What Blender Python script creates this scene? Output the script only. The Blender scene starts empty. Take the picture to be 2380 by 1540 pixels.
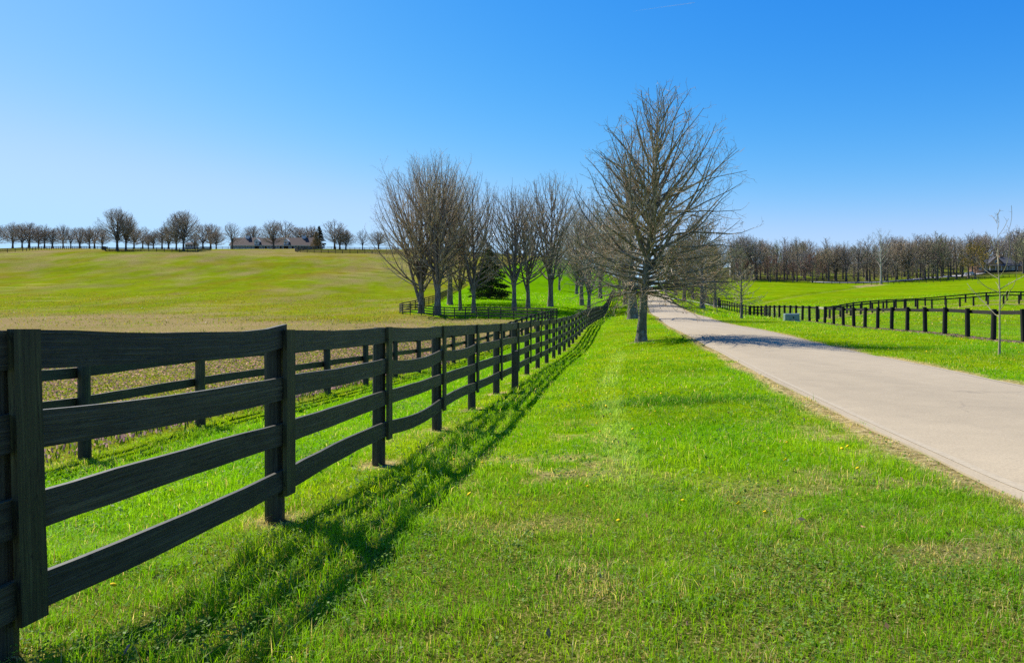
import bpy, math, random
import numpy as np
from mathutils import Vector

# ------------------------------------------------------------------ camera, sky, sun, exposure
S = bpy.context.scene
COL = S.collection
F = 1586.0            # focal length in pixels of the 2379 px wide photo copy used for measuring
CAMZ = 1.42
cam = bpy.data.objects.new('camera', bpy.data.cameras.new('camera'))
COL.objects.link(cam)
cam.location = (0, 0, CAMZ)
cam.rotation_euler = (math.radians(90), 0, 0)
cam.data.lens = 24.0
cam.data.sensor_width = 36.0
cam.data.shift_y = -0.0021
cam.data.clip_start = 0.05
cam.data.clip_end = 6000
S.camera = cam

SUN_EL = math.radians(48)
SUN_AZ = math.atan2(-0.72, 0.69)          # direction towards the sun, clockwise from +Y
world = bpy.data.worlds.new("World")
S.world = world
world.use_nodes = True
wn = world.node_tree.nodes
wl = world.node_tree.links
bg = wn['Background']
sky = wn.new('ShaderNodeTexSky')
sky.sky_type = 'NISHITA'
sky.sun_disc = False
sky.sun_elevation = SUN_EL
sky.sun_rotation = SUN_AZ
sky.altitude = 300
sky.air_density = 1.0
sky.dust_density = 0.25
sky.ozone_density = 2.2
hs = wn.new('ShaderNodeHueSaturation')
hs.inputs['Saturation'].default_value = 1.22
wl.new(sky.outputs[0], hs.inputs['Color'])
_sep = wn.new('ShaderNodeSeparateColor'); _cmb = wn.new('ShaderNodeCombineColor')
wl.new(hs.outputs[0], _sep.inputs[0])
for _i, (_m, _e, _c) in enumerate(((.315, 2.35, 3.2), (.765, 1.20, 5.2), (2.42, .60, 7.6))):      # deeper, cleaner blue away from the horizon
    _p = wn.new('ShaderNodeMath'); _p.operation = 'POWER'; wl.new(_sep.outputs[_i], _p.inputs[0]); _p.inputs[1].default_value = _e
    _q = wn.new('ShaderNodeMath'); _q.operation = 'MULTIPLY'; wl.new(_p.outputs[0], _q.inputs[0]); _q.inputs[1].default_value = _m
    # soft shoulder so the glow under the sun keeps its colour
    _last = _q.outputs[0]
    for _op, _a, _b in (('DIVIDE', 0, _c), ('POWER', 1, 5.0), ('ADD', 1, 1.0), ('POWER', 1, .2)):
        _t = wn.new('ShaderNodeMath'); _t.operation = _op; wl.new(_last, _t.inputs[0]); _t.inputs[1].default_value = _b; _last = _t.outputs[0]
    _t = wn.new('ShaderNodeMath'); _t.operation = 'DIVIDE'; wl.new(_q.outputs[0], _t.inputs[0]); wl.new(_last, _t.inputs[1])
    wl.new(_t.outputs[0], _cmb.inputs[_i])
wl.new(_cmb.outputs[0], bg.inputs['Color'])
bg.inputs['Strength'].default_value = 0.09
sd = bpy.data.lights.new('sun', 'SUN')
sd.energy = 4.6
sd.angle = math.radians(0.55)
sd.color = (1.0, 0.955, 0.88)
so = bpy.data.objects.new('sun', sd)
COL.objects.link(so)
_d = Vector((math.sin(SUN_AZ) * math.cos(SUN_EL), math.cos(SUN_AZ) * math.cos(SUN_EL), math.sin(SUN_EL)))
so.rotation_euler = _d.to_track_quat('Z', 'Y').to_euler()
so.location = (-40, 40, 60)
S.view_settings.view_transform = 'Standard'
S.view_settings.look = 'None'
S.view_settings.gamma = 1.0
S.view_settings.use_curve_mapping = False
S.view_settings.exposure = 0.77
S.render.engine = 'CYCLES'
S.cycles.max_bounces = 6
S.cycles.transparent_max_bounces = 8
S.cycles.use_denoising = False

rng = np.random.default_rng(7)
R = random.Random(11)
pi = math.pi

# ------------------------------------------------------------------ small helpers
def X(px, z):
    return (px - 1190.0) / F * z
def G(py, z):
    return CAMZ - (py - 765.0) * z / F

def tag(o, label=None, cat=None, group=None, kind=None):
    if label: o['label'] = label
    if cat: o['category'] = cat
    if group: o['group'] = group
    if kind: o['kind'] = kind
    return o

def mesh_np(name, v, quads=None, tris=None, mat=None, parent=None, smooth=False, cols=None, attr='tint'):
    """one mesh object out of numpy arrays"""
    me = bpy.data.meshes.new(name)
    v = np.asarray(v, dtype=np.float32).reshape(-1, 3)
    me.vertices.add(len(v))
    me.vertices.foreach_set('co', v.ravel())
    nq = 0 if quads is None else len(quads)
    nt = 0 if tris is None else len(tris)
    parts, starts = [], []
    if nq:
        parts.append(np.asarray(quads, dtype=np.int32).ravel())
        starts.append(np.arange(nq, dtype=np.int32) * 4)
    if nt:
        parts.append(np.asarray(tris, dtype=np.int32).ravel())
        starts.append(nq * 4 + np.arange(nt, dtype=np.int32) * 3)
    loops = np.concatenate(parts)
    me.loops.add(len(loops))
    me.loops.foreach_set('vertex_index', loops)
    me.polygons.add(nq + nt)
    me.polygons.foreach_set('loop_start', np.concatenate(starts))
    me.update(calc_edges=True)
    me.polygons.foreach_set('use_smooth', np.full(nq + nt, bool(smooth)))
    if cols is not None:
        ca = me.color_attributes.new(attr, 'FLOAT_COLOR', 'POINT')
        c4 = np.ones((len(v), 4), dtype=np.float32)
        c4[:, :3] = cols
        ca.data.foreach_set('color', c4.ravel())
    if mat: me.materials.append(mat)
    o = bpy.data.objects.new(name, me)
    COL.objects.link(o)
    if parent: o.parent = parent
    return o

def empty(name, loc=(0, 0, 0), rz=0.0):
    o = bpy.data.objects.new(name, None)
    o.empty_display_size = 0.3
    COL.objects.link(o)
    o.location = loc
    o.rotation_euler = (0, 0, rz)
    return o

def children(o):
    return [c for c in bpy.data.objects if c.parent == o]

def copy_tree(src, kids, loc, rz, sc):
    c = src.copy()
    COL.objects.link(c)
    c.location = loc
    c.rotation_euler = (0, 0, rz)
    c.scale = sc
    for k in kids:
        d = k.copy()
        COL.objects.link(d)
        d.parent = c
    return c

class MB:
    """collects polygons (any size) for one mesh"""
    def __init__(s):
        s.v = []; s.f = []
    def poly(s, pts):
        n = len(s.v); s.v += [tuple(p) for p in pts]; s.f.append(tuple(range(n, n + len(pts))))
    def box(s, x0, x1, y0, y1, z0, z1):
        n = len(s.v)
        s.v += [(x, y, z) for z in (z0, z1) for y in (y0, y1) for x in (x0, x1)]
        s.f += [tuple(n + i for i in q) for q in ((0, 2, 3, 1), (4, 5, 7, 6), (0, 1, 5, 4), (2, 6, 7, 3), (0, 4, 6, 2), (1, 3, 7, 5))]
    def prism(s, prof, axis, a, b):
        """profile of 2D points extruded along axis 'x' or 'y' from a to b"""
        n = len(s.v); m = len(prof)
        for t in (a, b):
            for (p, q) in prof:
                s.v.append((t, p, q) if axis == 'x' else (p, t, q))
        s.f.append(tuple(n + i for i in range(m)))
        s.f.append(tuple(n + m + i for i in reversed(range(m))))
        for i in range(m):
            j = (i + 1) % m
            s.f.append((n + i, n + m + i, n + m + j, n + j))
    def tube(s, pts, r, n=8, close=False):
        base = len(s.v); P = [Vector(p) for p in pts]; m = len(P)
        for i, p in enumerate(P):
            a = P[i - 1] if i > 0 else (P[-1] if close else p)
            b = P[i + 1] if i < m - 1 else (P[0] if close else p)
            t = (b - a).normalized()
            ref = Vector((0, 0, 1)) if abs(t.z) < 0.9 else Vector((1, 0, 0))
            u = t.cross(ref).normalized(); w = t.cross(u)
            rr = r[i] if isinstance(r, (list, tuple)) else r
            for k in range(n):
                a_ = 2 * pi * k / n
                s.v.append(tuple(p + u * (rr * math.cos(a_)) + w * (rr * math.sin(a_))))
        for i in range(m if close else m - 1):
            i2 = (i + 1) % m
            for k in range(n):
                k2 = (k + 1) % n
                s.f.append((base + i * n + k, base + i * n + k2, base + i2 * n + k2, base + i2 * n + k))
        if not close:
            s.f.append(tuple(base + k for k in reversed(range(n))))
            s.f.append(tuple(base + (m - 1) * n + k for k in range(n)))
    def build(s, name, mat, parent=None, smooth=False, bevel=0.0):
        me = bpy.data.meshes.new(name)
        me.from_pydata(s.v, [], s.f)
        me.update()
        if mat: me.materials.append(mat)
        o = bpy.data.objects.new(name, me)
        COL.objects.link(o)
        if parent: o.parent = parent
        if smooth: me.polygons.foreach_set('use_smooth', [True] * len(me.polygons))
        if bevel:
            b = o.modifiers.new('bevel', 'BEVEL'); b.width = bevel; b.segments = 2; b.limit_method = 'ANGLE'
        return o

# ------------------------------------------------------------------ value noise in numpy
_perm = rng.random((256, 256))
def vnoise(x, y, scale=1.0, seed=0):
    x = np.asarray(x, float) / scale + seed * 17.31
    y = np.asarray(y, float) / scale + seed * 9.77
    xi = np.floor(x).astype(int); yi = np.floor(y).astype(int)
    fx = x - xi; fy = y - yi
    fx = fx * fx * (3 - 2 * fx); fy = fy * fy * (3 - 2 * fy)
    p = _perm
    a = p[xi % 256, yi % 256]; b = p[(xi + 1) % 256, yi % 256]
    c = p[xi % 256, (yi + 1) % 256]; d = p[(xi + 1) % 256, (yi + 1) % 256]
    return (a * (1 - fx) + b * fx) * (1 - fy) + (c * (1 - fx) + d * fx) * fy
def fbm(x, y, scale, seed=0, oct=3):
    s = 0; a = 1; t = 0
    for k in range(oct):
        s = s + a * vnoise(x, y, scale / 2 ** k, seed + k * 3); t += a; a *= 0.55
    return s / t

# ------------------------------------------------------------------ terrain
# (px, depth, ground height) control points
CPX = []
def cp(px, z, g): CPX.append((px, z, g))
for px, z, py in [(44, 2.8, 1531), (635, 5, 1212), (860, 7.4, 1080), (1000, 9.8, 1000), (1092, 12.2, 953), (1155, 14.6, 915),
                  (1223, 19.5, 871), (1290, 26.7, 833), (1318, 34, 808), (1340, 39, 788), (1361, 46, 765), (1402, 79, 738),
                  (1416, 90, 724), (1427, 200, 690),
                  (180, 8.77, 1068), (457, 11.2, 990), (753, 16, 918), (915, 20.8, 878), (970, 23.2, 866), (1284, 69, 748),
                  (1125, 79, 741), (1029, 88, 737), (933, 96, 728), (1013, 114, 705), (1047, 158, 682),
                  (1490, 29, 793), (1471, 58, 741), (1453, 100, 708), (979, 93, 728), (1070, 98, 719), (1101, 92, 725),
                  (1195, 90, 721), (1227, 92, 716.5), (1279, 95, 712), (1352, 100, 709), (1395, 125, 694), (1135, 118, 693),
                  (1696, 19.2, 831), (1623, 26.6, 793), (1595, 31, 777), (1547, 47, 753), (1511, 76, 726), (1503, 122, 699),
                  (1505, 183, 683), (1507, 300, 671), (1511, 380, 668),
                  (2060, 19.2, 831), (1885, 26.6, 793), (1818, 31, 777), (1696, 47, 753), (1603, 76, 726), (1560, 122, 699),
                  (2314, 32, 792), (2202, 36.8, 778), (2114, 41.7, 770), (2046, 46.4, 764.5), (1989, 51.2, 760), (1942, 56.1, 755),
                  (1884, 63.5, 747.5), (1813, 75.6, 740), (1745, 92.5, 735.5), (1653, 133, 711), (1609, 169, 696),
                  (2322, 19, 825), (1839, 54, 745.7), (1723, 60, 740), (1666, 78, 727), (1632, 95, 716), (1590, 122, 699), (1570, 150, 686),
                  (1905, 80, 742), (2113, 92, 719.5), (2283, 96, 709), (2368, 97, 707), (2152, 105, 711.5), (2351, 100, 699), (1988, 93, 725),
                  (1700, 330, 655), (1773, 330, 655.5), (2021, 330, 660.6), (2181, 330, 657), (2270, 330, 652), (2379, 330, 645),
                  (1850, 150, 700), (2000, 200, 680), (2250, 200, 672), (2420, 200, 665), (1720, 200, 684),
                  (2300, 400, 633), (2250, 390, 640), (2000, 420, 640), (1750, 420, 636), (2400, 420, 622), (2150, 430, 626),
                  (200, 55, 765), (500, 55, 765), (800, 50, 768), (0, 55, 765), (200, 100, 727), (550, 100, 726), (800, 100, 726),
                  (100, 150, 682), (500, 150, 680), (850, 150, 688), (100, 200, 637), (500, 200, 636), (850, 200, 645),
                  (0, 280, 583), (0, 330, 580), (0, 450, 577), (200, 256, 584), (350, 256, 584), (480, 256, 585), (200, 290, 582), (350, 290, 582), (480, 290, 582), (250, 340, 580), (420, 340, 580), (600, 340, 580.5), (250, 400, 578.5), (450, 400, 578.5), (640, 280, 585), (850, 280, 590), (850, 330, 584), (640, 400, 578), (900, 400, 580), (250, 460, 578), (640, 460, 578), (350, 220, 614), (100, 230, 607),
                  (1000, 280, 597), (1150, 300, 596), (1300, 300, 602), (1150, 400, 590), (1050, 200, 655), (1200, 160, 672), (1300, 200, 655), (1200, 130, 692), (1420, 300, 640)]:
    cp(px, z, G(py, z))
for px, z, g in [(2400, 5.1, .16), (2379, 12.2, .38), (1805, 12.2, .38), (2379, 5.1, .15), (1190, 5, .04), (1190, 2.5, .0), (1600, 3, .05),
                 (1300, 8, .08), (1350, 14, .25), (1420, 20, .5), (500, 3.5, -.02), (300, 5, -.15), (-200, 3, 0), (-400, 8, -.25), (2800, 3, .1),
                 (-300, 15, -.3), (0, 20, -.25), (600, 22, -.15), (300, 35, .25), (800, 35, .3),
                 (0, 700, 74), (640, 700, 74), (1190, 700, 68), (1511, 600, 34), (1700, 520, 48), (1700, 700, 66), (1900, 560, 53), (1900, 700, 68), (2150, 520, 51), (2150, 700, 72), (2379, 520, 54), (2379, 700, 76),
                 (0, 1500, 40), (1190, 1500, 35), (2379, 1500, 50), (2400, 16, .5), (2500, 25, .75), (-600, 100, 4), (-600, 280, 28), (2900, 90, 4), (2900, 330, 24)]:
    cp(px, z, g)
_C = np.array(CPX)
_cx = (_C[:, 0] - 1190) / F * _C[:, 1]
_cr = np.hypot(_cx, _C[:, 1])
_cth = np.degrees(np.arctan2(_cx, _C[:, 1]))
_U = np.stack([_cth / 12.0, np.log(_cr) * 1.6], 1)
_val = _C[:, 2] / (_cr + 8)
def _tps(r2): return r2 * np.log(r2 + 1e-9) * 0.5
_n = len(_U)
_D = ((_U[:, None, :] - _U[None]) ** 2).sum(-1)
_K = _tps(_D) + np.eye(_n) * 2e-3
_Pm = np.hstack([np.ones((_n, 1)), _U])
_A = np.zeros((_n + 3, _n + 3)); _A[:_n, :_n] = _K; _A[:_n, _n:] = _Pm; _A[_n:, :_n] = _Pm.T
_W = np.linalg.solve(_A, np.concatenate([_val, np.zeros(3)]))
def H(x, y):
    x = np.asarray(x, float); y = np.asarray(y, float)
    sh = np.broadcast(x, y).shape
    x = np.broadcast_to(x, sh).ravel(); y = np.broadcast_to(y, sh).ravel()
    out = np.empty(len(x))
    for i in range(0, len(x), 20000):
        xx = x[i:i + 20000]; yy = y[i:i + 20000]
        r = np.maximum(np.hypot(xx, yy), 1e-3)
        th = np.degrees(np.arctan2(xx, yy))
        thc = np.clip(th, -50, 50)
        rc = np.clip(r, 2.0, 1500)
        U = np.stack([thc / 12.0, np.log(rc) * 1.6], 1)
        d = ((U[:, None, :] - _U[None]) ** 2).sum(-1)
        e = _tps(d) @ _W[:_n] + _W[_n] + U @ _W[_n + 1:]
        k = np.clip((np.abs(th) - 52) / 40.0, 0, 1)
        k = k * k * (3 - 2 * k)
        e = e * (1 - k)
        g = e * (np.minimum(r, 1500) + 8)
        out[i:i + 20000] = g
    return out.reshape(sh)
def H1(x, y): return float(H(np.array([x]), np.array([y]))[0])

# ------------------------------------------------------------------ layout lines
ROADL = [(-60, -6.6), (-20, -.2), (5.1, 3.82), (12.2, 4.88), (19.2, 6.13), (26.6, 7.26), (31, 7.9), (47, 10.6), (76, 15.4), (122, 24.0), (183, 36.2), (300, 60), (380, 77), (480, 98)]
ROADW = 4.37
_rz = np.array([p[0] for p in ROADL], float); _rx = np.array([p[1] for p in ROADL], float)
def road_left(y): return np.interp(y, _rz, _rx)
# smooth the road edge a little
_yy = np.concatenate([np.arange(-60, 60, .5), np.arange(60, 480, 1.5)])
_rxs = road_left(_yy)
for _ in range(30):
    _rxs[1:-1] = (_rxs[:-2] + 2 * _rxs[1:-1] + _rxs[2:]) / 4
def road_x(y): return np.interp(y, _yy, _rxs)

FENX = [(.39, -2.25), (2.8, -2.03), (5, -1.66), (7.4, -1.36), (9.8, -1.0), (12.2, -.64), (14.6, -.25), (17, .14), (19.5, .51), (21.9, .91), (24.3, 1.32), (26.7, 1.72),
        (31.5, 2.5), (46, 4.99), (69, 8.9), (79, 10.6), (90, 12.6), (100, 14.4), (140, 20.8), (200, 30), (260, 40)]
FTOP = [(.39, 1.41), (2.8, 1.415), (5, 1.42), (7.4, 1.44), (9.8, 1.465), (12.2, 1.50), (14.6, 1.54), (17, 1.59), (19.5, 1.65), (26.7, 1.81), (34, 2.08), (39, 2.32), (46, 2.76), (79, 4.1), (90, 5.1)]
def fen_x(y): return np.interp(y, [p[0] for p in FENX], [p[1] for p in FENX])
# edge between the left field and the mown lane / grove
EDGE = [(-60, -16.6), (0, -6.98), (69, 4.06), (69.5, 4.2), (88, -9.4), (96, -15.6), (114, -12.7), (158, -14.2), (230, -8), (300, 20), (400, 60), (700, 150)]
def edge_x(y): return np.interp(y, [p[0] for p in EDGE], [p[1] for p in EDGE])
def rf_x(y): return .16 * y + 17.6

def ss(a, b, x):
    t = np.clip((x - a) / (b - a), 0, 1)
    return t * t * (3 - 2 * t)

def dist_poly(x, y, P):
    d = np.full(x.shape, 1e9)
    for (x0, y0), (x1, y1) in zip(P[:-1], P[1:]):
        vx, vy = x1 - x0, y1 - y0
        t = np.clip(((x - x0) * vx + (y - y0) * vy) / (vx * vx + vy * vy), 0, 1)
        d = np.minimum(d, np.hypot(x - x0 - t * vx, y - y0 - t * vy))
    return d

R2LOW = [(X(1905, 80), 80), (X(2000, 86), 86), (X(2113, 92), 92), (X(2283, 96), 96), (X(2368, 97), 97), (X(2480, 98), 98)]
R2UP = [(X(1905, 83), 83), (X(1988, 93), 93), (X(2070, 100), 100), (X(2152, 105), 105), (X(2351, 101), 101), (X(2480, 99.5), 99.5 + 4)]
SWALE = [(X(1745, 150), 150), (X(1830, 175), 175), (X(1900, 205), 205), (X(1960, 250), 250), (X(2000, 300), 300), (X(2040, 328), 328)]
DRIVE = [(X(1890, 338), 338), (X(2000, 345), 345), (X(2100, 358), 358), (X(2180, 375), 375), (X(2240, 388), 388), (X(2290, 402), 402)]

def masks(x, y):
    """field, dry, lush, pink weights for ground positions"""
    field = ss(-.5, .8, edge_x(y) - x + (fbm(x, y, 1.5, 5) - .5) * 1.2)
    n1 = fbm(x, y, 2.3, 1); n2 = fbm(x, y, .7, 2)
    dry = np.clip((fbm(x, y, 1.7, 9) - .49) * 4.0, 0, 1) * np.clip((fbm(x, y, .40, 4) - .42) * 5, 0, 1) * .85 * (.10 + .90 * ss(11, 5.5, y))
    # straw band at both road edges
    rl = road_x(y) - x; rr = x - (road_x(y) + ROADW)
    e = np.where(rl > 0, rl, rr)
    wid = .15 + .65 * fbm(x, y, 2.0, 14) + .15 * (n2 - .5)
    band = ss(1.0, .25, e / np.maximum(wid, .05)) * (e > -.6) * ss(.30, .52, fbm(x, y, 1.1, 24) + .12)
    dry = np.maximum(dry, band * .95)
    # weedy strips under the fences
    drf = np.abs(x - rf_x(y) - .05)
    dry = np.maximum(dry, ss(.95, .35, drf + (n2 - .5) * .9) * (y > 24) * (y < 100) * .9)
    fw = np.abs(x - fen_x(y) + .1)
    spots = ss(.30, .10, np.hypot(fw, (((y - 5.0 + .6) % 2.41) - .6) * .8) + (n2 - .5) * .2) * (y < 80)
    dry = np.maximum(dry, spots * .9)
    dl = np.minimum(dist_poly(x, y, R2LOW), dist_poly(x, y, R2UP))
    dry = np.maximum(dry, ss(.9, .35, dl + (n2 - .5) * .8) * .75)
    dry = np.maximum(dry, ss(.9, .2, np.hypot(x - 5.49, y - 28.9)) * .8)
    sw = dist_poly(x, y, SWALE)
    dry = np.maximum(dry, ss(7, 3, dist_poly(x, y, SWALE[-2:]) + n1 * 3) * .9)
    dry = np.maximum(dry, ss(1.6, .3, sw + n1) * .45)
    lane = ss(.2, 1.2, x - edge_x(y)) * ss(.1, .8, fen_x(y) - x)
    lush = np.clip(lane + ss(1.0, .3, np.abs(x - fen_x(y) - .9) + (n1 - .5)) * .5, 0, 1)
    lush = np.maximum(lush, ss(.5, .7, fbm(x, y, 3.5, 31)) * .6)
    pk = .55 * fbm(x, y * .5, 5.0, 21) + .45 * fbm(x, y * .6, 22.0, 23)
    near = ss(120, 62, y)
    far = ss(175, 235, y) * .75
    pink = field * np.clip((pk - .5 + (.42 - .25 * ss(46, 26, y)) * near + .22 * far + .30 * (fbm(x, y * .7, 2.2, 27) - .5) * ss(60, 30, y)) * 2.6, 0, 1)
    return field, dry, lush, pink

# ------------------------------------------------------------------ materials
def nmat(name):
    m = bpy.data.materials.new(name); m.use_nodes = True
    n = m.node_tree.nodes; l = m.node_tree.links
    return m, n, l, n['Principled BSDF']
def noise(n, l, scale, detail=4, rough=.55, vec=None, dist=0):
    t = n.new('ShaderNodeTexNoise'); t.inputs['Scale'].default_value = scale
    t.inputs['Detail'].default_value = detail; t.inputs['Roughness'].default_value = rough
    t.inputs['Distortion'].default_value = dist
    if vec is not None: l.new(vec, t.inputs['Vector'])
    return t
def ramp(n, l, src, stops):
    r = n.new('ShaderNodeValToRGB')
    e = r.color_ramp.elements
    while len(e) < len(stops): e.new(0.5)
    for i, (p, c) in enumerate(stops):
        e[i].position = p; e[i].color = (c[0], c[1], c[2], 1) if isinstance(c, tuple) else (c, c, c, 1)
    l.new(src, r.inputs[0]); return r
def mix(n, l, fac, a, b, mode='MIX'):
    m = n.new('ShaderNodeMix'); m.data_type = 'RGBA'; m.blend_type = mode
    for i, s in ((0, fac), (6, a), (7, b)):
        if isinstance(s, (int, float)): m.inputs[i].default_value = s
        elif isinstance(s, tuple): m.inputs[i].default_value = (s[0], s[1], s[2], 1)
        else: l.new(s, m.inputs[i])
    return m.outputs[2]
def bump(n, l, bsdf, h, strength=.3, dist=.02):
    b = n.new('ShaderNodeBump'); b.inputs['Strength'].default_value = strength; b.inputs['Distance'].default_value = dist
    l.new(h, b.inputs['Height']); l.new(b.outputs[0], bsdf.inputs['Normal']); return b
def mapped(n, l, sc, coord='Object'):
    tc = n.new('ShaderNodeTexCoord'); mp = n.new('ShaderNodeMapping'); mp.inputs['Scale'].default_value = sc
    l.new(tc.outputs[coord], mp.inputs[0]); return mp.outputs[0]
def math_(n, l, op, a, b=None):
    m = n.new('ShaderNodeMath'); m.operation = op
    for i, s in enumerate((a, b)):
        if s is None: continue
        if isinstance(s, (int, float)): m.inputs[i].default_value = s
        else: l.new(s, m.inputs[i])
    return m.outputs[0]

# ground
def make_ground_mat():
    m, n, l, b = nmat('ground_turf')
    at = n.new('ShaderNodeAttribute'); at.attribute_name = 'tint'
    sp = n.new('ShaderNodeSeparateColor'); l.new(at.outputs['Color'], sp.inputs[0])
    dry, lush, pink = sp.outputs[0], sp.outputs[1], sp.outputs[2]
    at2 = n.new('ShaderNodeAttribute'); at2.attribute_name = 'area'
    sp2 = n.new('ShaderNodeSeparateColor'); l.new(at2.outputs['Color'], sp2.inputs[0])
    field, soil, wood = sp2.outputs[0], sp2.outputs[1], sp2.outputs[2]
    tc = n.new('ShaderNodeTexCoord'); V = tc.outputs['Object']
    big = noise(n, l, .06, 4, .6, V); mid = noise(n, l, .7, 4, .65, V); fine = noise(n, l, 9, 3, .7, V); grit = noise(n, l, 60, 2, .6, V)
    c_l = ramp(n, l, mid.outputs[0], [(.30, (.11, .20, .002)), (.5, (.185, .275, .002)), (.72, (.27, .33, .008))]).outputs[0]
    c_lush = ramp(n, l, mid.outputs[0], [(.3, (.085, .24, .001)), (.7, (.17, .35, .002))]).outputs[0]
    c = mix(n, l, lush, c_l, c_lush)
    # field: yellow green with olive / rose-brown drifts
    fm = mapped(n, l, (1.0, .45, 1))
    fbig = noise(n, l, .045, 5, .62, fm, .6); fmid = noise(n, l, .35, 5, .7, fm)
    c_f = ramp(n, l, fbig.outputs[0], [(.36, (.23, .175, .022)), (.45, (.20, .205, .006)), (.55, (.14, .245, .001)), (.66, (.20, .22, .005)), (.74, (.26, .19, .035))]).outputs[0]
    c_f2 = ramp(n, l, fmid.outputs[0], [(.36, (.20, .155, .03)), (.5, (.20, .225, .005)), (.68, (.27, .265, .03))]).outputs[0]
    c_f = mix(n, l, .5, c_f, c_f2)
    pn = ramp(n, l, fine.outputs[0], [(.34, (.15, .16, .025)), (.5, (.29, .20, .085)), (.66, (.40, .27, .19))]).outputs[0]
    # wheel marks left in the pasture
    wv = n.new('ShaderNodeTexWave'); wv.wave_type = 'RINGS'; wv.inputs['Scale'].default_value = .035; wv.inputs['Distortion'].default_value = 3.5; wv.inputs['Detail'].default_value = 2; wv.inputs['Detail Scale'].default_value = .3
    l.new(V, wv.inputs['Vector'])
    wm_ = math_(n, l, 'MULTIPLY', ramp(n, l, wv.outputs[0], [(.90, 0.0), (.97, 1.0)]).outputs[0], ramp(n, l, noise(n, l, .03, 2, .5, V).outputs[0], [(.57, 0.0), (.63, .55)]).outputs[0])
    c_f = mix(n, l, wm_, c_f, (.40, .38, .10))
    pkf = math_(n, l, 'MULTIPLY', pink, .9)
    c_f = mix(n, l, pkf, c_f, pn)
    c = mix(n, l, field, c, c_f)
    c = mix(n, l, wood, c, ramp(n, l, mid.outputs[0], [(.35, (.075, .06, .025)), (.55, (.12, .11, .035)), (.7, (.17, .14, .08))]).outputs[0])
    straw = ramp(n, l, fine.outputs[0], [(.3, (.20, .14, .05)), (.5, (.38, .28, .12)), (.7, (.52, .41, .21))]).outputs[0]
    c = mix(n, l, 1.0, mix(n, l, dry, c, straw), (.84, .84, .84), 'MULTIPLY')
    # mottling of blades and gaps
    g1 = ramp(n, l, fine.outputs[0], [(.3, .70), (.7, 1.22)]).outputs[0]
    c = mix(n, l, 1.0, c, g1, 'MULTIPLY')
    g2 = ramp(n, l, big.outputs[0], [(.35, .86), (.65, 1.12)]).outputs[0]
    c = mix(n, l, 1.0, c, g2, 'MULTIPLY')
    # thatch and soil between the modelled blades, kept dark to dim the foreground
    th = ramp(n, l, grit.outputs[0], [(.35, (.03, .042, .006)), (.55, (.09, .10, .014)), (.7, (.26, .20, .08))]).outputs[0]
    c = mix(n, l, soil, c, th)
    l.new(c, b.inputs['Base Color'])
    b.inputs['Roughness'].default_value = 1.0
    b.inputs['Specular IOR Level'].default_value = 0.0
    bb = math_(n, l, 'ADD', math_(n, l, 'MULTIPLY', fine.outputs[0], 1.0), math_(n, l, 'MULTIPLY', mid.outputs[0], 1.5))
    bump(n, l, b, bb, .55, .09)
    return m
M_ground = make_ground_mat()

def make_blade_mat(name, trans=.5, gloss=.35, rough=.45):
    m, n, l, b = nmat(name)
    at = n.new('ShaderNodeAttribute'); at.attribute_name = 'tint'
    l.new(at.outputs['Color'], b.inputs['Base Color'])
    b.inputs['Roughness'].default_value = rough
    b.inputs['Specular IOR Level'].default_value = gloss
    tr = n.new('ShaderNodeBsdfTranslucent')
    c = mix(n, l, 1.0, at.outputs['Color'], (1.25, 1.15, .55), 'MULTIPLY')
    l.new(c, tr.inputs['Color'])
    ms = n.new('ShaderNodeMixShader'); ms.inputs[0].default_value = trans
    l.new(b.outputs[0], ms.inputs[1]); l.new(tr.outputs[0], ms.inputs[2])
    l.new(ms.outputs[0], n['Material Output'].inputs['Surface'])
    return m
M_blade = make_blade_mat('grass_blades', .54, .12, .5)
M_flower = make_blade_mat('flower_petals', .55, .05, .8)

def make_road_mat():
    m, n, l, b = nmat('road_concrete')
    V = n.new('ShaderNodeTexCoord').outputs['Object']
    lg = mapped(n, l, (1.0, .16, 1)); 
    a = noise(n, l, .35, 4, .6, lg); f = noise(n, l, 45, 3, .7, V); p = noise(n, l, 2.2, 5, .6, V)
    c = ramp(n, l, a.outputs[0], [(.3, (.310, .250, .158)), (.5, (.362, .292, .184)), (.7, (.400, .322, .204))]).outputs[0]
    c = mix(n, l, 1.0, c, ramp(n, l, f.outputs[0], [(.3, .84), (.7, 1.12)]).outputs[0], 'MULTIPLY')
    c = mix(n, l, 1.0, c, ramp(n, l, p.outputs[0], [(.3, .94), (.7, 1.05)]).outputs[0], 'MULTIPLY')
    # fine cracks
    vo = n.new('ShaderNodeTexVoronoi'); vo.feature = 'DISTANCE_TO_EDGE'; vo.inputs['Scale'].default_value = .55
    wv = mix(n, l, .25, V, noise(n, l, 1.6, 4, .6, V).outputs['Color'], 'ADD')
    l.new(wv, vo.inputs['Vector'])
    ck = ramp(n, l, vo.outputs['Distance'], [(.0, 1.0), (.009, 0.0)]).outputs[0]
    gate = ramp(n, l, noise(n, l, .5, 2, .5, V).outputs[0], [(.52, 0.0), (.60, .5)]).outputs[0]
    c = mix(n, l, mix(n, l, 1.0, ck, gate, 'MULTIPLY'), c, (.16, .13, .09))
    st = noise(n, l, 7, 3, .75, V)
    c = mix(n, l, ramp(n, l, st.outputs[0], [(.68, 0.0), (.74, .16)]).outputs[0], c, (.20, .165, .11))
    l.new(c, b.inputs['Base Color']); b.inputs['Roughness'].default_value = .85
    b.inputs['Specular IOR Level'].default_value = .25
    bump(n, l, b, f.outputs[0], .25, .006)
    return m
M_road = make_road_mat()
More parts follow.
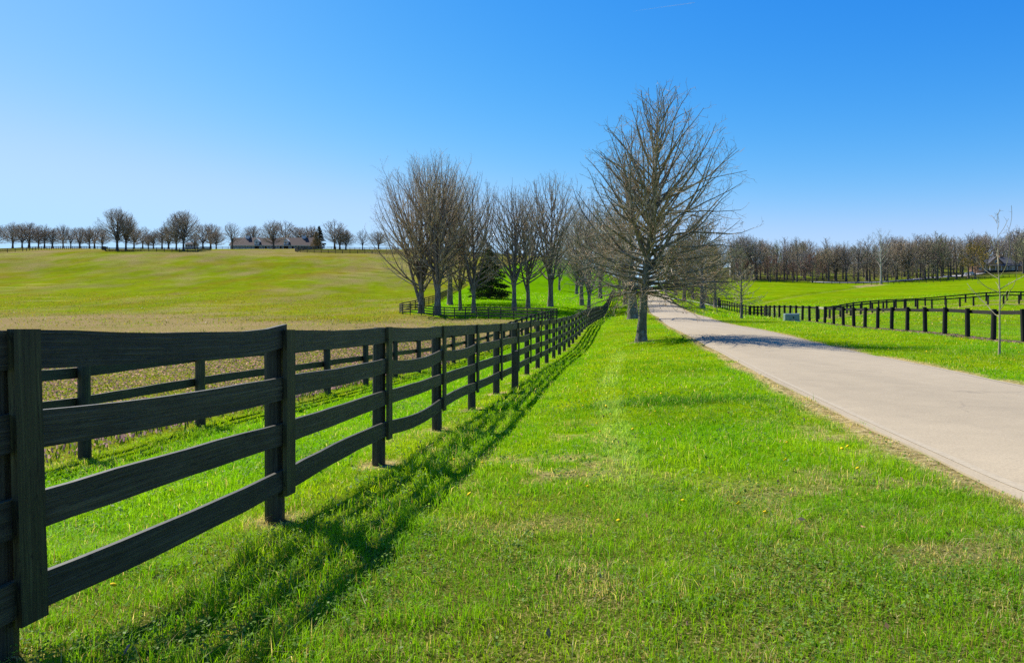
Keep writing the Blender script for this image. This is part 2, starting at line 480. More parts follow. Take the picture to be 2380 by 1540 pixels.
def simple(name, col, rough=.7, spec=.3, var=.18, sc=6, metal=0, bstr=.15, bdist=.01, detail=4):
    m, n, l, b = nmat(name)
    V = n.new('ShaderNodeTexCoord').outputs['Object']
    t = noise(n, l, sc, detail, .6, V)
    lo = tuple(c * (1 - var) for c in col); hi = tuple(min(1, c * (1 + var)) for c in col)
    c = ramp(n, l, t.outputs[0], [(.3, lo), (.7, hi)]).outputs[0]
    l.new(c, b.inputs['Base Color']); b.inputs['Roughness'].default_value = rough
    b.inputs['Specular IOR Level'].default_value = spec; b.inputs['Metallic'].default_value = metal
    if bstr: bump(n, l, b, t.outputs[0], bstr, bdist)
    return m
M_line = simple('worn_edge_line', (.375, .31, .205), .8, .2, .12, 20)

def make_fence_mat(name, dark=(.018, .0145, .009), light=(.064, .055, .038), rough=.55):
    m, n, l, b = nmat(name)
    at = n.new('ShaderNodeAttribute'); at.attribute_name = 'tint'   # along, across, random
    sp = n.new('ShaderNodeSeparateColor'); l.new(at.outputs['Color'], sp.inputs[0])
    cb = n.new('ShaderNodeCombineXYZ')
    l.new(math_(n, l, 'MULTIPLY', sp.outputs[0], 1.6), cb.inputs[0])
    l.new(math_(n, l, 'MULTIPLY', sp.outputs[1], 75), cb.inputs[1])
    l.new(math_(n, l, 'MULTIPLY', sp.outputs[2], 40), cb.inputs[2])
    gr = noise(n, l, 1.0, 5, .65, cb.outputs[0], .8)
    V = n.new('ShaderNodeTexCoord').outputs['Object']
    pt = noise(n, l, 3.2, 4, .6, V)
    c = ramp(n, l, gr.outputs[0], [(.30, tuple(x * 1.4 for x in dark)), (.50, tuple(x * .66 for x in light)), (.68, tuple(min(1, x * 1.35) for x in light))]).outputs[0]
    c = mix(n, l, 1.0, c, ramp(n, l, pt.outputs[0], [(.3, (.75, .72, .65)), (.7, (1.25, 1.3, 1.1))]).outputs[0], 'MULTIPLY')
    c = mix(n, l, 1.0, c, ramp(n, l, sp.outputs[2], [(0, (.70, .70, .72)), (.35, (1.0, 1.0, .95)), (.7, (1.45, 1.35, 1.1)), (1, (.85, .9, .9))]).outputs[0], 'MULTIPLY')
    cb2 = n.new('ShaderNodeCombineXYZ')
    l.new(math_(n, l, 'MULTIPLY', sp.outputs[0], .9), cb2.inputs[0]); l.new(math_(n, l, 'MULTIPLY', sp.outputs[1], 26), cb2.inputs[1]); l.new(math_(n, l, 'MULTIPLY', sp.outputs[2], 91), cb2.inputs[2])
    spl = noise(n, l, 1.3, 4, .7, cb2.outputs[0], .5)
    c = mix(n, l, ramp(n, l, spl.outputs[0], [(.485, 0.0), (.497, .85), (.503, .85), (.515, 0.0)]).outputs[0], c, (.003, .003, .003))
    kn = noise(n, l, 5.5, 2, .5, V)
    c = mix(n, l, ramp(n, l, kn.outputs[0], [(.74, 0.0), (.77, .8)]).outputs[0], c, (.006, .005, .004))
    # small flakes where the paint has gone
    fl = noise(n, l, 22, 3, .7, V)
    c = mix(n, l, ramp(n, l, fl.outputs[0], [(.735, 0.0), (.76, .6)]).outputs[0], c, (.22, .21, .19))
    # knots
    l.new(c, b.inputs['Base Color'])
    b.inputs['Roughness'].default_value = rough
    b.inputs['Specular IOR Level'].default_value = .32
    bump(n, l, b, gr.outputs[0], .9, .008)
    return m
M_fence = make_fence_mat('black_fence_paint')
M_fencefar = make_fence_mat('black_fence_paint_weathered', (.014, .013, .012), (.04, .037, .032), .7)
M_batten = make_fence_mat('batten_paint', (.022, .018, .008), (.062, .056, .026), .6)
M_black = make_fence_mat('tarred_posts', (.007, .0065, .006), (.018, .017, .015), .85)
M_bareplank = make_fence_mat('unpainted_plank', (.35, .30, .23), (.62, .56, .45), .8)

def make_bark(name, lo, mid, hi, sc=7, vert=.25, b_str=.6):
    m, n, l, b = nmat(name)
    V = mapped(n, l, (1, 1, vert))
    a = noise(n, l, sc, 5, .7, V, .4); p = noise(n, l, 1.3, 4, .6, n.new('ShaderNodeTexCoord').outputs['Object'])
    c = ramp(n, l, a.outputs[0], [(.3, lo), (.5, mid), (.7, hi)]).outputs[0]
    c = mix(n, l, 1.0, c, ramp(n, l, p.outputs[0], [(.35, .8), (.65, 1.25)]).outputs[0], 'MULTIPLY')
    l.new(c, b.inputs['Base Color']); b.inputs['Roughness'].default_value = .9; b.inputs['Specular IOR Level'].default_value = .15
    bump(n, l, b, a.outputs[0], b_str, .03)
    return m
B_oak = make_bark('oak_bark', (.07, .062, .04), (.145, .132, .09), (.28, .28, .23), 8, .5)
B_twig = make_bark('oak_twigs', (.19, .135, .075), (.43, .32, .19), (.68, .56, .40), 1.2, 1, 0)
B_maple = make_bark('maple_bark', (.075, .062, .05), (.165, .14, .11), (.30, .265, .215), 6, .3)
B_maplet = make_bark('maple_twigs', (.27, .195, .11), (.54, .42, .25), (.74, .60, .41), .8, 1, 0)
B_far = make_bark('far_bark', (.055, .045, .036), (.10, .082, .065), (.17, .145, .12), 3, .4, 0)
B_fart = make_bark('far_twigs', (.27, .205, .14), (.46, .355, .245), (.62, .50, .36), .5, 1, 0)
B_tan = make_bark('tan_twigs', (.27, .20, .12), (.46, .35, .20), (.6, .48, .30), .5, 1, 0)
B_grey = make_bark('grey_twigs', (.21, .19, .175), (.34, .31, .28), (.48, .44, .40), .5, 1, 0)
B_olive = make_bark('olive_twigs', (.20, .19, .08), (.34, .33, .14), (.48, .46, .22), .5, 1, 0)
B_umber = make_bark('umber_twigs', (.18, .125, .085), (.30, .215, .145), (.42, .32, .22), .5, 1, 0)
B_white = make_bark('sycamore_bark', (.22, .20, .16), (.36, .33, .27), (.50, .47, .40), 3, .5, 0)
B_red = make_bark('reddish_twigs', (.16, .075, .055), (.25, .115, .085), (.34, .17, .12), .6, 1, 0)
B_gold = make_bark('golden_bud_twigs', (.22, .14, .03), (.34, .23, .05), (.44, .32, .09), .6, 1, 0)
B_bud = make_bark('olive_bud_twigs', (.13, .105, .05), (.23, .185, .085), (.34, .28, .14), .9, 1, 0)
B_budlit = make_bark('opening_buds', (.20, .15, .05), (.38, .30, .12), (.55, .46, .24), 1.2, 1, 0)
B_pale = make_bark('sapling_bark', (.20, .165, .10), (.33, .28, .18), (.48, .41, .29), 12, .3, .2)
M_needle = make_bark('cedar_needles', (.018, .040, .012), (.050, .085, .024), (.10, .15, .04), 2.2, 1, 0)
M_needle2 = make_bark('spruce_needles', (.012, .022, .016), (.028, .045, .03), (.05, .07, .045), 1.2, 1, 0)
M_tan = make_bark('rusty_foliage', (.20, .13, .06), (.34, .25, .13), (.48, .37, .22), 1.5, 1, 0)
M_blossom = make_bark('white_blossom', (.35, .36, .28), (.58, .58, .48), (.8, .8, .72), 1.5, 1, 0)
M_leaf = make_bark('dead_oak_leaves', (.20, .10, .045), (.36, .20, .09), (.52, .33, .18), 3, 1, 0)

# ------------------------------------------------------------------ ground sheet
def build_ground():
    th = np.concatenate([np.linspace(-180, -56, 40, endpoint=False), np.linspace(-56, -40, 40, endpoint=False),
                         np.linspace(-40, 40, 440), np.linspace(40, 56, 41)[1:], np.linspace(56, 180, 41)[1:-1]])
    rr = np.concatenate([[.35], np.exp(np.linspace(math.log(.7), math.log(420), 470)), np.exp(np.linspace(math.log(430), math.log(4500), 46))])
    T, Rr = np.meshgrid(np.radians(th), rr)
    x = Rr * np.sin(T); y = Rr * np.cos(T)
    z = H(x, y)
    # small unevenness
    z = z + (fbm(x, y, 1.3, 41) - .5) * .035 * np.clip(Rr / 3, 0, 1)
    far = np.clip((Rr - 1500) / 2500, 0, 1)
    z = z - far * 25
    # shallow ditch in the right paddock
    sw = dist_poly(x.ravel(), y.ravel(), SWALE).reshape(x.shape)
    z = z - .5 * ss(2.6, 0, sw)
    # bed under the road slab
    rl = x - road_x(y); inside = ss(-.02, .14, rl) * ss(-.02, .14, ROADW - rl) * (y < 478)
    z = z - .10 * inside - 0.25 * inside * ss(80, 200, y)
    nr, nt = x.shape
    v = np.stack([x.ravel(), y.ravel(), z.ravel()], 1)
    idx = np.arange(nr * nt).reshape(nr, nt)
    a = idx[:-1, :]; b = idx[1:, :]
    a2 = np.roll(a, -1, 1); b2 = np.roll(b, -1, 1)
    q = np.stack([a.ravel(), a2.ravel(), b2.ravel(), b.ravel()], 1)
    cen = len(v)
    v = np.vstack([v, [[0, 0, z[0].mean()]]])
    tr = np.stack([np.full(nt, cen), np.roll(idx[0], -1), idx[0]], 1)
    f, d, lu, pk = masks(v[:, 0], v[:, 1])
    o = mesh_np('ground', v, q[:, ::-1], tr[:, ::-1], M_ground, smooth=True, cols=np.stack([d, lu, pk], 1))
    r_ = np.hypot(v[:, 0], v[:, 1])
    soil = ss(9, 3, r_)
    ca = o.data.color_attributes.new('area', 'FLOAT_COLOR', 'POINT')
    c4 = np.ones((len(v), 4), np.float32); c4[:, 0] = f; c4[:, 1] = soil
    pxx = 1190 + F * v[:, 0] / np.maximum(v[:, 1], 1)
    c4[:, 2] = (v[:, 1] > 0) * ss(338, 352, v[:, 1] - 25 * ss(2020, 2100, pxx)) * ss(1560, 1640, pxx) * np.clip(1.35 - 1.3 * fbm(v[:, 0], v[:, 1], 30, 88) + .5 * ss(400, 470, v[:, 1]), 0, .92)
    ca.data.foreach_set('color', c4.ravel())
    tag(o, kind='structure')
    return o
build_ground()

# ------------------------------------------------------------------ road
def strip(name, x_off0, x_off1, up, mat, y0=-55, y1=478, parent=None, nx=2, skirt=0.0, wob=0.0):
    ys = np.concatenate([np.arange(y0, 60, .5), np.arange(60, y1, 1.5)])
    xs = road_x(ys)
    cols = []
    offs = np.linspace(x_off0, x_off1, nx)
    V = []
    def crown(o): 
        t = (o - ROADW / 2) / (ROADW / 2)
        return .05 * (1 - t * t)
    for k, o_ in enumerate(offs):
        w = 0
        if wob and k in (0, nx - 1):
            w = (fbm(ys, ys * 0 + k * 9, .8, 61) - .5) * wob
        xx = xs + o_ + w
        V.append(np.stack([xx, ys, H(xx, ys) + up + crown(o_)], 1))
    if skirt:
        a = V[0].copy(); a[:, 2] -= skirt; a[:, 0] -= .02
        b = V[-1].copy(); b[:, 2] -= skirt; b[:, 0] += .02
        V = [a] + V + [b]
    m = len(ys); k = len(V)
    v = np.stack(V, 1).reshape(-1, 3)
    idx = np.arange(m * k).reshape(m, k)
    q = np.stack([idx[:-1, :-1].ravel(), idx[:-1, 1:].ravel(), idx[1:, 1:].ravel(), idx[1:, :-1].ravel()], 1)
    return mesh_np(name, v, q, None, mat, parent, smooth=not skirt)
road = strip('road', 0, ROADW, .012, M_road, nx=9, skirt=.2, wob=.11)
tag(road, kind='structure')
strip('edge_line', .10, .18, .0155, M_line, parent=road, wob=.02)
strip('edge_line', ROADW - .16, ROADW - .08, .0155, M_line, parent=road, wob=.02)

def path_strip(name, P, w, up, mat):
    pts = []
    for (x0, y0), (x1, y1) in zip(P[:-1], P[1:]):
        n = max(2, int(math.hypot(x1 - x0, y1 - y0) / 3))
        for i in range(n): pts.append((x0 + (x1 - x0) * i / n, y0 + (y1 - y0) * i / n))
    pts.append(P[-1])
    pts = np.array(pts); t = np.gradient(pts, axis=0); t /= np.linalg.norm(t, axis=1)[:, None]
    nrm = np.stack([-t[:, 1], t[:, 0]], 1)
    rows = []
    for s in np.linspace(-.5, .5, 4):
        p = pts + nrm * (w * s); rows.append(np.stack([p[:, 0], p[:, 1], H(p[:, 0], p[:, 1]) + up], 1))
    v = np.stack(rows, 1).reshape(-1, 3); m = len(pts)
    idx = np.arange(m * 4).reshape(m, 4)
    q = np.stack([idx[:-1, :-1].ravel(), idx[1:, :-1].ravel(), idx[1:, 1:].ravel(), idx[:-1, 1:].ravel()], 1)
    o = mesh_np(name, v, q, None, mat, smooth=True); tag(o, kind='structure'); return o
M_gravel = simple('gravel_drive', (.42, .40, .37), .95, .1, .2, 3)
path_strip('driveway', DRIVE, 6.0, .25, M_gravel)
path_strip('side_lane', [(road_x(128) + ROADW - .2, 128), (36, 131), (42, 136)], 3.6, .12, M_gravel)

# ------------------------------------------------------------------ fences
def rail_mesh(p0, p1, nrm, w, th, seg=8, sag=0., bow=0., rough=.004, rnd=0., endlift=0.):
    """a warped plank between two points (top edge line), plank hangs down by w"""
    p0 = np.array(p0, float); p1 = np.array(p1, float)
    t = np.linspace(0, 1, seg + 1)
    L = np.linalg.norm(p1 - p0)
    base = p0 + (p1 - p0) * t[:, None]
    base[:, 2] += -sag * np.sin(t * pi) + endlift * np.clip((t - .72) / .28, 0, 1) ** 2
    base[:, :2] += np.array(nrm)[None, :] * (bow * np.sin(t * pi))[:, None]
    jt = (rng.random(seg + 1) - .5) * rough * 2; jb = (rng.random(seg + 1) - .5) * rough * 2
    n3 = np.array([nrm[0], nrm[1], 0.0])
    V = []
    C = []
    for off, zz, j in ((-.5, 0, jt), (.5, 0, jt), (.5, -1, jb), (-.5, -1, jb)):
        q = base + n3 * (th * off)
        q[:, 2] += zz * w + j
        V.append(q)
        C.append(np.stack([t * L, np.full_like(t, (zz + 1) * w), np.full_like(t, rnd)], 1))
    v = np.stack(V, 1).reshape(-1, 3); c = np.stack(C, 1).reshape(-1, 3)
    idx = np.arange((seg + 1) * 4).reshape(seg + 1, 4)
    qs = []
    for k in range(4):
        k2 = (k + 1) % 4
        qs.append(np.stack([idx[:-1, k], idx[:-1, k2], idx[1:, k2], idx[1:, k]], 1))
    qs.append(np.array([[0, 3, 2, 1]])); e = idx[-1]; qs.append(np.array([[e[0], e[1], e[2], e[3]]]))
    return v, np.vstack(qs), c

def post_mesh(x, y, z0, z1, r, lean=(0, 0), sides=12, rnd=0., seg=5):
    a = np.arange(sides) / sides * 2 * pi + rnd
    V = []; C = []
    zs = list(np.linspace(z0, z1 - .012, seg)) + [z1]
    for i, z in enumerate(zs):
        s = (z - z0) / (z1 - z0)
        rr = r * (1.06 - .08 * s) * (1 + .03 * np.sin(a * 2 + rnd * 3) + (rng.random(sides) - .5) * .02)
        if i == len(zs) - 1: rr = rr * .9
        V.append(np.stack([x + lean[0] * s + rr * np.cos(a), y + lean[1] * s + rr * np.sin(a), np.full(sides, z)], 1))
        C.append(np.stack([np.full(sides, z - z0), a * r, np.full(sides, rnd)], 1))
    v = np.concatenate(V); c = np.concatenate(C)
    m = len(zs)
    idx = np.arange(m * sides).reshape(m, sides)
    q = np.stack([idx[:-1].ravel(), np.roll(idx, -1, 1)[:-1].ravel(), np.roll(idx, -1, 1)[1:].ravel(), idx[1:].ravel()], 1)
    cen = len(v)
    v = np.vstack([v, [[x + lean[0], y + lean[1], z1 - .002]]]); c = np.vstack([c, [[0, 0, rnd]]])
    t = np.stack([idx[-1], np.roll(idx[-1], -1), np.full(sides, cen)], 1)
    return v, q, t, c

def merge(parts):
    """parts of (v, q, t, c) into one"""
    V = []; Q = []; T = []; C = []; n = 0
    for p in parts:
        v, q, t, c = p
        V.append(v); C.append(c)
        if q is not None and len(q): Q.append(q + n)
        if t is not None and len(t): T.append(t + n)
        n += len(v)
    return np.vstack(V), (np.vstack(Q) if Q else None), (np.vstack(T) if T else None), np.vstack(C)

def fence(label, P, tops, drops, bw, side=1, battens=False, height=1.42, post_r=.07, mat=None, name='board_fence', maxdet=100,
          seg=8, warp=1.0, th=.028, cat='fence', group=None, wires=0, post_over=0.0, skip=(), special=None, detail_posts=True, rails_behind=False, lean=.02):
    """P post positions (x, y); tops top heights; drops offsets of the plank tops below the fence top"""
    mat = mat or M_fence
    P = np.array(P, float)
    g = H(P[:, 0], P[:, 1])
    if tops is None: tops = g + height
    root = empty(name, (P[0, 0], P[0, 1], g[0]))
    off = np.array([P[0, 0], P[0, 1], g[0]])
    tag(root, label, cat, group)
    def put(nm, parts, m=mat, stuff=False, lab=None):
        v, q, t, c = merge(parts)
        o = mesh_np(nm, v - off, q, t, m, root, cols=c, smooth=False)
        if stuff: o['kind'] = 'stuff'
        if lab: o['label'] = lab
        return o
    npost = 0; rest = []
    n = len(P)
    tan = np.gradient(P, axis=0); tan /= np.linalg.norm(tan, axis=1)[:, None]
    nr = np.stack([tan[:, 1], -tan[:, 0]], 1) * side        # towards the plank side
    for i in range(n):
        c = P[i] - nr[i] * (post_r + th / 2 + .002)
        ln = ((R.random() - .5) * lean * 2, (R.random() - .5) * lean)
        pm = post_mesh(c[0] - ln[0] / 2, c[1] - ln[1] / 2, g[i] - .25, tops[i] + post_over, post_r, ln, sides=12 if i < 20 else 7, rnd=R.random() * 6, seg=5 if i < 20 else 2)
        if i < maxdet: put('post', [pm])
        else: rest.append(pm)
    if rest: put('post', rest, stuff=True)
    nra = 0; rest = []
    for i in range(n - 1):
        if i in skip: continue
        m = seg if i < 12 else 3
        for k, d in enumerate(drops):
            nn = (nr[i] + nr[i + 1]); nn /= np.linalg.norm(nn)
            sg = (R.random() - .35) * .030 * warp * (1 if i < 30 else .5); bo = (R.random() - .5) * .05 * warp
            el = 0
            if special and (i, k) in special: sg, bo, el = special[(i, k)][:3]
            j0 = (R.random() - .5) * .02 * warp; j1 = (R.random() - .5) * .02 * warp
            a = (P[i, 0], P[i, 1], tops[i] - d + j0); b = (P[i + 1, 0], P[i + 1, 1], tops[i + 1] - d + j1)
            # butt the planks end to end
            e = (np.array(b) - np.array(a)); e = e / np.linalg.norm(e) * .003
            v, q, c = rail_mesh(np.array(a) + e, np.array(b) - e, nn, bw + (R.random() - .5) * .012, th, m, sg, bo, .0035 if i < 15 else .002, R.random(), el)
            mm = mat; lab = None
            if special and (i, k) in special and len(special[(i, k)]) > 3:
                mm = special[(i, k)][3]; lab = special[(i, k)][4]
            if nra < maxdet or mm is not mat: put('rail', [(v, q, None, c)], mm, lab=lab); nra += 1
            else: rest.append((v, q, None, c))
    if rest: put('rail', rest, stuff=True)
    if battens:
        rest = []
        for i in range(n):
            c = P[i] + nr[i] * (th / 2 + .017)
            t2 = tan[i]
            w = .135; tz = .03
            z1 = tops[i] + .006; z0 = tops[i] - drops[-1] - bw - .03
            if i == 2: z1 += -.008
            v, q, cc = rail_mesh((c[0], c[1], z0), (c[0], c[1], z1), nr[i], 1, tz, 6, 0, 0, 0, R.random())
            # rebuild as an upright plank
            a = []
            C = []
            hs_ = np.linspace(z0, z1, 7)
            for h_ in hs_:
                wob = (R.random() - .5) * .004
                for s1, s2 in ((-.5, -.5), (.5, -.5), (.5, .5), (-.5, .5)):
                    lx = 0.035 * (h_ - z1) * (-1) if i == 1 else 0
                    a.append((c[0] + t2[0] * (w * s1 + wob + lx) + nr[i][0] * tz * s2, c[1] + t2[1] * (w * s1 + wob + lx) + nr[i][1] * tz * s2, h_))
                    C.append((h_ - z0, (s1 + .5) * w + s2 * .01, .3 + .1 * (i % 5)))
            idx = np.arange(28).reshape(7, 4); qs = []
            for k in range(4):
                k2 = (k + 1) % 4
                qs.append(np.stack([idx[:-1, k], idx[:-1, k2], idx[1:, k2], idx[1:, k]], 1))
            qs.append(np.array([[0, 3, 2, 1], [24, 25, 26, 27]]))
            pr = (np.array(a), np.vstack(qs), None, np.array(C))
            if i < maxdet: put('batten', [pr], M_batten)
            else: rest.append(pr)
        if rest: put('batten', rest, M_batten, stuff=True)
    if wires:
        parts = []
        for k in range(wires):
            zz = .06 + k * (height - .2) / wires
            for i in range(n - 1):
                if i in skip: continue
                nn = nr[i]
                a = np.array((P[i, 0], P[i, 1], g[i] + zz)); b = np.array((P[i + 1, 0], P[i + 1, 1], g[i + 1] + zz))
                v, q, c = rail_mesh(a, b, nn, .004, .004, 1, 0, 0, 0, 0)
                parts.append((v, q, None, c))
        for i in range(n - 1):
            if i in skip: continue
            L = np.linalg.norm(P[i + 1] - P[i]); m_ = int(L / .15)
            for s in range(m_):
                t = (s + .5) / m_
                p = P[i] * (1 - t) + P[i + 1] * t; gz = g[i] * (1 - t) + g[i + 1] * t
                v, q, c = rail_mesh((p[0], p[1], gz + height - .14), (p[0] + .0025 * tan[i][0], p[1] + .0025 * tan[i][1], gz + height - .14), nr[i], height - .2, .0025, 1, 0, 0, 0, 0)
                parts.append((v, q, None, c))
        put('wire_mesh', parts, M_wire)
    return root
M_wire = simple('rusty_wire', (.10, .09, .075), .8, .2, .1, 10, metal=0, bstr=0)

# main fence beside the lawn
zs = [.39, 2.8, 5.0, 7.4, 9.8, 12.2, 14.6, 17.0, 19.5, 21.9, 24.3, 26.7]
while zs[-1] < 215: zs.append(zs[-1] + 2.41)
zs = np.array(zs)
mt = np.interp(zs, [p[0] for p in FTOP], [p[1] for p in FTOP])
fx = fen_x(zs)
gm = H(fx, zs)
mt = np.where(zs > 90, gm + 1.45, mt)
kk = ss(46, 90, zs)
mt = np.where(zs > 46, mt * (1 - kk) + (gm + 1.43) * kk, mt)
fence('long black four-plank fence with upright battens running beside the lawn from the near left', np.stack([fx, zs], 1), mt, [0, .34, .68, 1.02], .157,
      side=1, battens=True, special={(1, 0): (.014, 0, .045), (3, 1): (.06, 0, 0), (3, 3): (.06, 0, 0), (4, 1): (.045, .01, 0), (2, 3): (-.02, 0, 0), (1, 3): (.02, 0, 0), (4, 3): (-.025, 0, 0)}, warp=1.0)
# lane fence beyond it
lz = 8.77 - 2.41 * 3 + 2.41 * np.arange(29)
lz = np.append(lz, 69.0)
lp = np.stack([.16 * lz - 6.98, lz], 1)
fence('dark three-plank fence with round posts standing behind the long battened fence along the flowering field', lp, None, [.03, .42, .80], .135, side=-1, height=1.22,
      post_r=.078, warp=1.0, post_over=.03)
# cross fence and its return round the grove
def along(P, step):
    P = np.array(P, float); d = np.concatenate([[0], np.cumsum(np.linalg.norm(np.diff(P, axis=0), axis=1))])
    n = max(2, int(round(d[-1] / step)) + 1)
    t = np.linspace(0, d[-1], n)
    return np.stack([np.interp(t, d, P[:, 0]), np.interp(t, d, P[:, 1])], 1)
cf = along([(4.5, 69.3), (-3.2, 79.5), (-9.4, 87.6), (-13.6, 91.6), (-15.6, 94.5), (-16.1, 97.5), (-15.0, 101), (-12.9, 114), (-13.6, 135), (-14.2, 158), (-13, 190)], 2.44)
fence('weathered black four-plank fence crossing in front of the grove and curving back uphill', cf, None, [0, .32, .64, .96], .14, side=-1, height=1.38, mat=M_fencefar, seg=3, post_r=.065)

# right roadside fence: round posts, one top plank, wire mesh
rz = 32 - 2.41 * 3 + 2.41 * np.arange(29)
rz = rz[rz < 93]
rp = np.stack([rf_x(rz), rz], 1)
# plank between px ~1905 and 1942 is bare
ib = int(np.argmin(np.abs(rz - (17.6 / ((1903 - 1190) / F - .16))))) 
fence('black post fence with a single top plank and wire mesh along the right verge', rp, None, [.05], .18, side=1, height=1.46, post_r=.115, post_over=.03,
      wires=7, special={(ib - 1, 0): (0, 0, 0, M_bareplank, 'pale unpainted top plank')}, lean=.05, warp=1.2, mat=M_black)
rz2 = np.arange(93.5, 182, 2.41)
fence('black post-and-plank fence continuing up the hill beneath the brown-budded trees', np.stack([rf_x(rz2) , rz2], 1), None, [.05, .5], .15, side=1, height=1.42, post_r=.08,
      mat=M_fencefar, seg=3, post_over=.03)
fence('lower black one-plank wire fence of the grassy lane running right from the gate', along(R2LOW, 2.6), None, [.03], .18, side=1, height=1.38, post_r=.12, mat=M_black, seg=3, wires=5, post_over=-.01)
fence('upper black one-plank wire fence of the grassy lane running right from the gate', along(R2UP, 2.6), None, [.03], .18, side=1, height=1.38, post_r=.12, mat=M_black, seg=3, wires=5, post_over=-.01)
fence('short black four-plank pen fence between the roadside trees and the paddock', along([(X(1628, 140), 140), (X(1672, 128), 128), (X(1668, 112), 112)], 2.44), None, [0, .35, .7, 1.05], .15, side=1, height=1.7, mat=M_fencefar, seg=3)
ff = along([(X(1700, 330), 330), (X(1773, 331), 331), (X(2021, 325), 325), (X(2100, 333), 333), (X(2181, 334), 334), (X(2270, 338), 338), (X(2400, 345), 345)], 3.6)
fence('long thin black fence along the foot of the wood beyond the right paddock', ff, None, [0, .45, .9], .16, side=-1, height=1.5, mat=M_fencefar, seg=3, post_r=.10)
ff = along([(X(1760, 352), 352), (X(1890, 350), 350), (X(1935, 346), 346)], 3.6)
fence('second black fence set just behind the first at the left foot of the wood', ff, None, [0, .45, .9], .16, side=-1, height=1.6, mat=M_fencefar, seg=3, post_r=.10)
fence('black four-plank fence on the crest in front of the two pairs of big round trees', along([(X(238, 290), 290), (X(248, 256), 256), (X(350, 256), 256), (X(456, 255), 255), (X(490, 300), 300)], 3.0), None, [0, .38, .76, 1.14], .22, side=-1, height=1.55, mat=M_fencefar, seg=3, post_r=.11)
fence('dark plank fence dropping along the crest at the far left edge', along([(X(-20, 262), 262), (X(55, 275), 275), (X(110, 300), 300), (X(200, 360), 360), (X(250, 380), 380)], 3.2), None, [0, .42, .84], .22, side=-1, height=1.55, mat=M_fencefar, seg=3, post_r=.10)
fence('dark plank fence bending round the bright green paddock below the barn', along([(X(742, 385), 385), (X(712, 330), 330), (X(686, 292), 292), (X(692, 283), 283), (X(800, 281), 281), (X(900, 286), 286), (X(1000, 288), 288), (X(1150, 298), 298), (X(1300, 300), 300)], 3.0), None, [0, .38, .76, 1.14], .22, side=-1, height=1.55, mat=M_fencefar, seg=3, post_r=.10)
fence('dark plank fence in front of the long barn', along([(X(490, 386), 386), (X(600, 386), 386), (X(735, 386), 386)], 3.4), None, [0, .42, .84], .15, side=-1, height=1.35, mat=M_fencefar, seg=3, post_r=.10)
M_whitefence = simple('white_fence_paint', (.68, .70, .72), .6, .3, .06, 3, bstr=0)
fence('short white plank fence right of the barn behind the conifers', along([(X(731, 384), 384), (X(756, 384), 384)], 2.6), None, [0, .5, 1.0], .2, side=-1, height=1.6, mat=M_whitefence, seg=2, post_r=.12, name='white_fence')
fence('far rusty-brown plank fence on the skyline right of the barn', along([(X(760, 378), 378), (X(810, 372), 372), (X(870, 366), 366), (X(980, 372), 372)], 3.2), None, [0, .42, .84], .16, side=-1, height=1.4, mat=M_fencefar, seg=2, post_r=.10)

# short bollard-like post in front of the main fence
def stub_post():
    x, y = X(1197, 15.2), 15.2
    g = H1(x, y)
    v, q, t, c = post_mesh(0, 0, -.2, .86, .105, (.0, .0), 4, rnd=pi / 4, seg=6)
    o = mesh_np('stub_post', v, q, t, M_fence, cols=c)
    o.location = (x, y, g)
    b = o.modifiers.new('bevel', 'BEVEL'); b.width = .012; b.segments = 2
    tag(o, 'short thick black post with flaking paint standing alone in front of the long fence', 'post')
stub_post()

# ------------------------------------------------------------------ tree generator
def vnorm(a):
    l = math.sqrt(a[0] * a[0] + a[1] * a[1] + a[2] * a[2]) or 1.0
    return (a[0] / l, a[1] / l, a[2] / l)
def perp_dir(d, ang, az):
    """direction at angle ang from d, rotated by az about d"""
    ax = (0, 0, 1) if abs(d[2]) < .9 else (1, 0, 0)
    u = vnorm((d[1] * ax[2] - d[2] * ax[1], d[2] * ax[0] - d[0] * ax[2], d[0] * ax[1] - d[1] * ax[0]))
    w = (d[1] * u[2] - d[2] * u[1], d[2] * u[0] - d[0] * u[2], d[0] * u[1] - d[1] * u[0])
    c, s = math.cos(ang), math.sin(ang); ca, sa = math.cos(az), math.sin(az)
    return tuple(d[i] * c + (u[i] * ca + w[i] * sa) * s for i in range(3))
def walk(rd, p, d, L, n, wob, trop):
    pts = [p]; s = L / n
    for i in range(n):
        d = vnorm((d[0] + rd.gauss(0, wob), d[1] + rd.gauss(0, wob), d[2] + rd.gauss(0, wob) + trop))
        p = (p[0] + d[0] * s, p[1] + d[1] * s, p[2] + d[2] * s)
        pts.append(p)
    return pts, d
def at(pts, t):
    f = t * (len(pts) - 1); i = min(int(f), len(pts) - 2); f -= i
    a, b = pts[i], pts[i + 1]
    p = tuple(a[k] + (b[k] - a[k]) * f for k in range(3))
    return p, vnorm(tuple(b[k] - a[k] for k in range(3)))

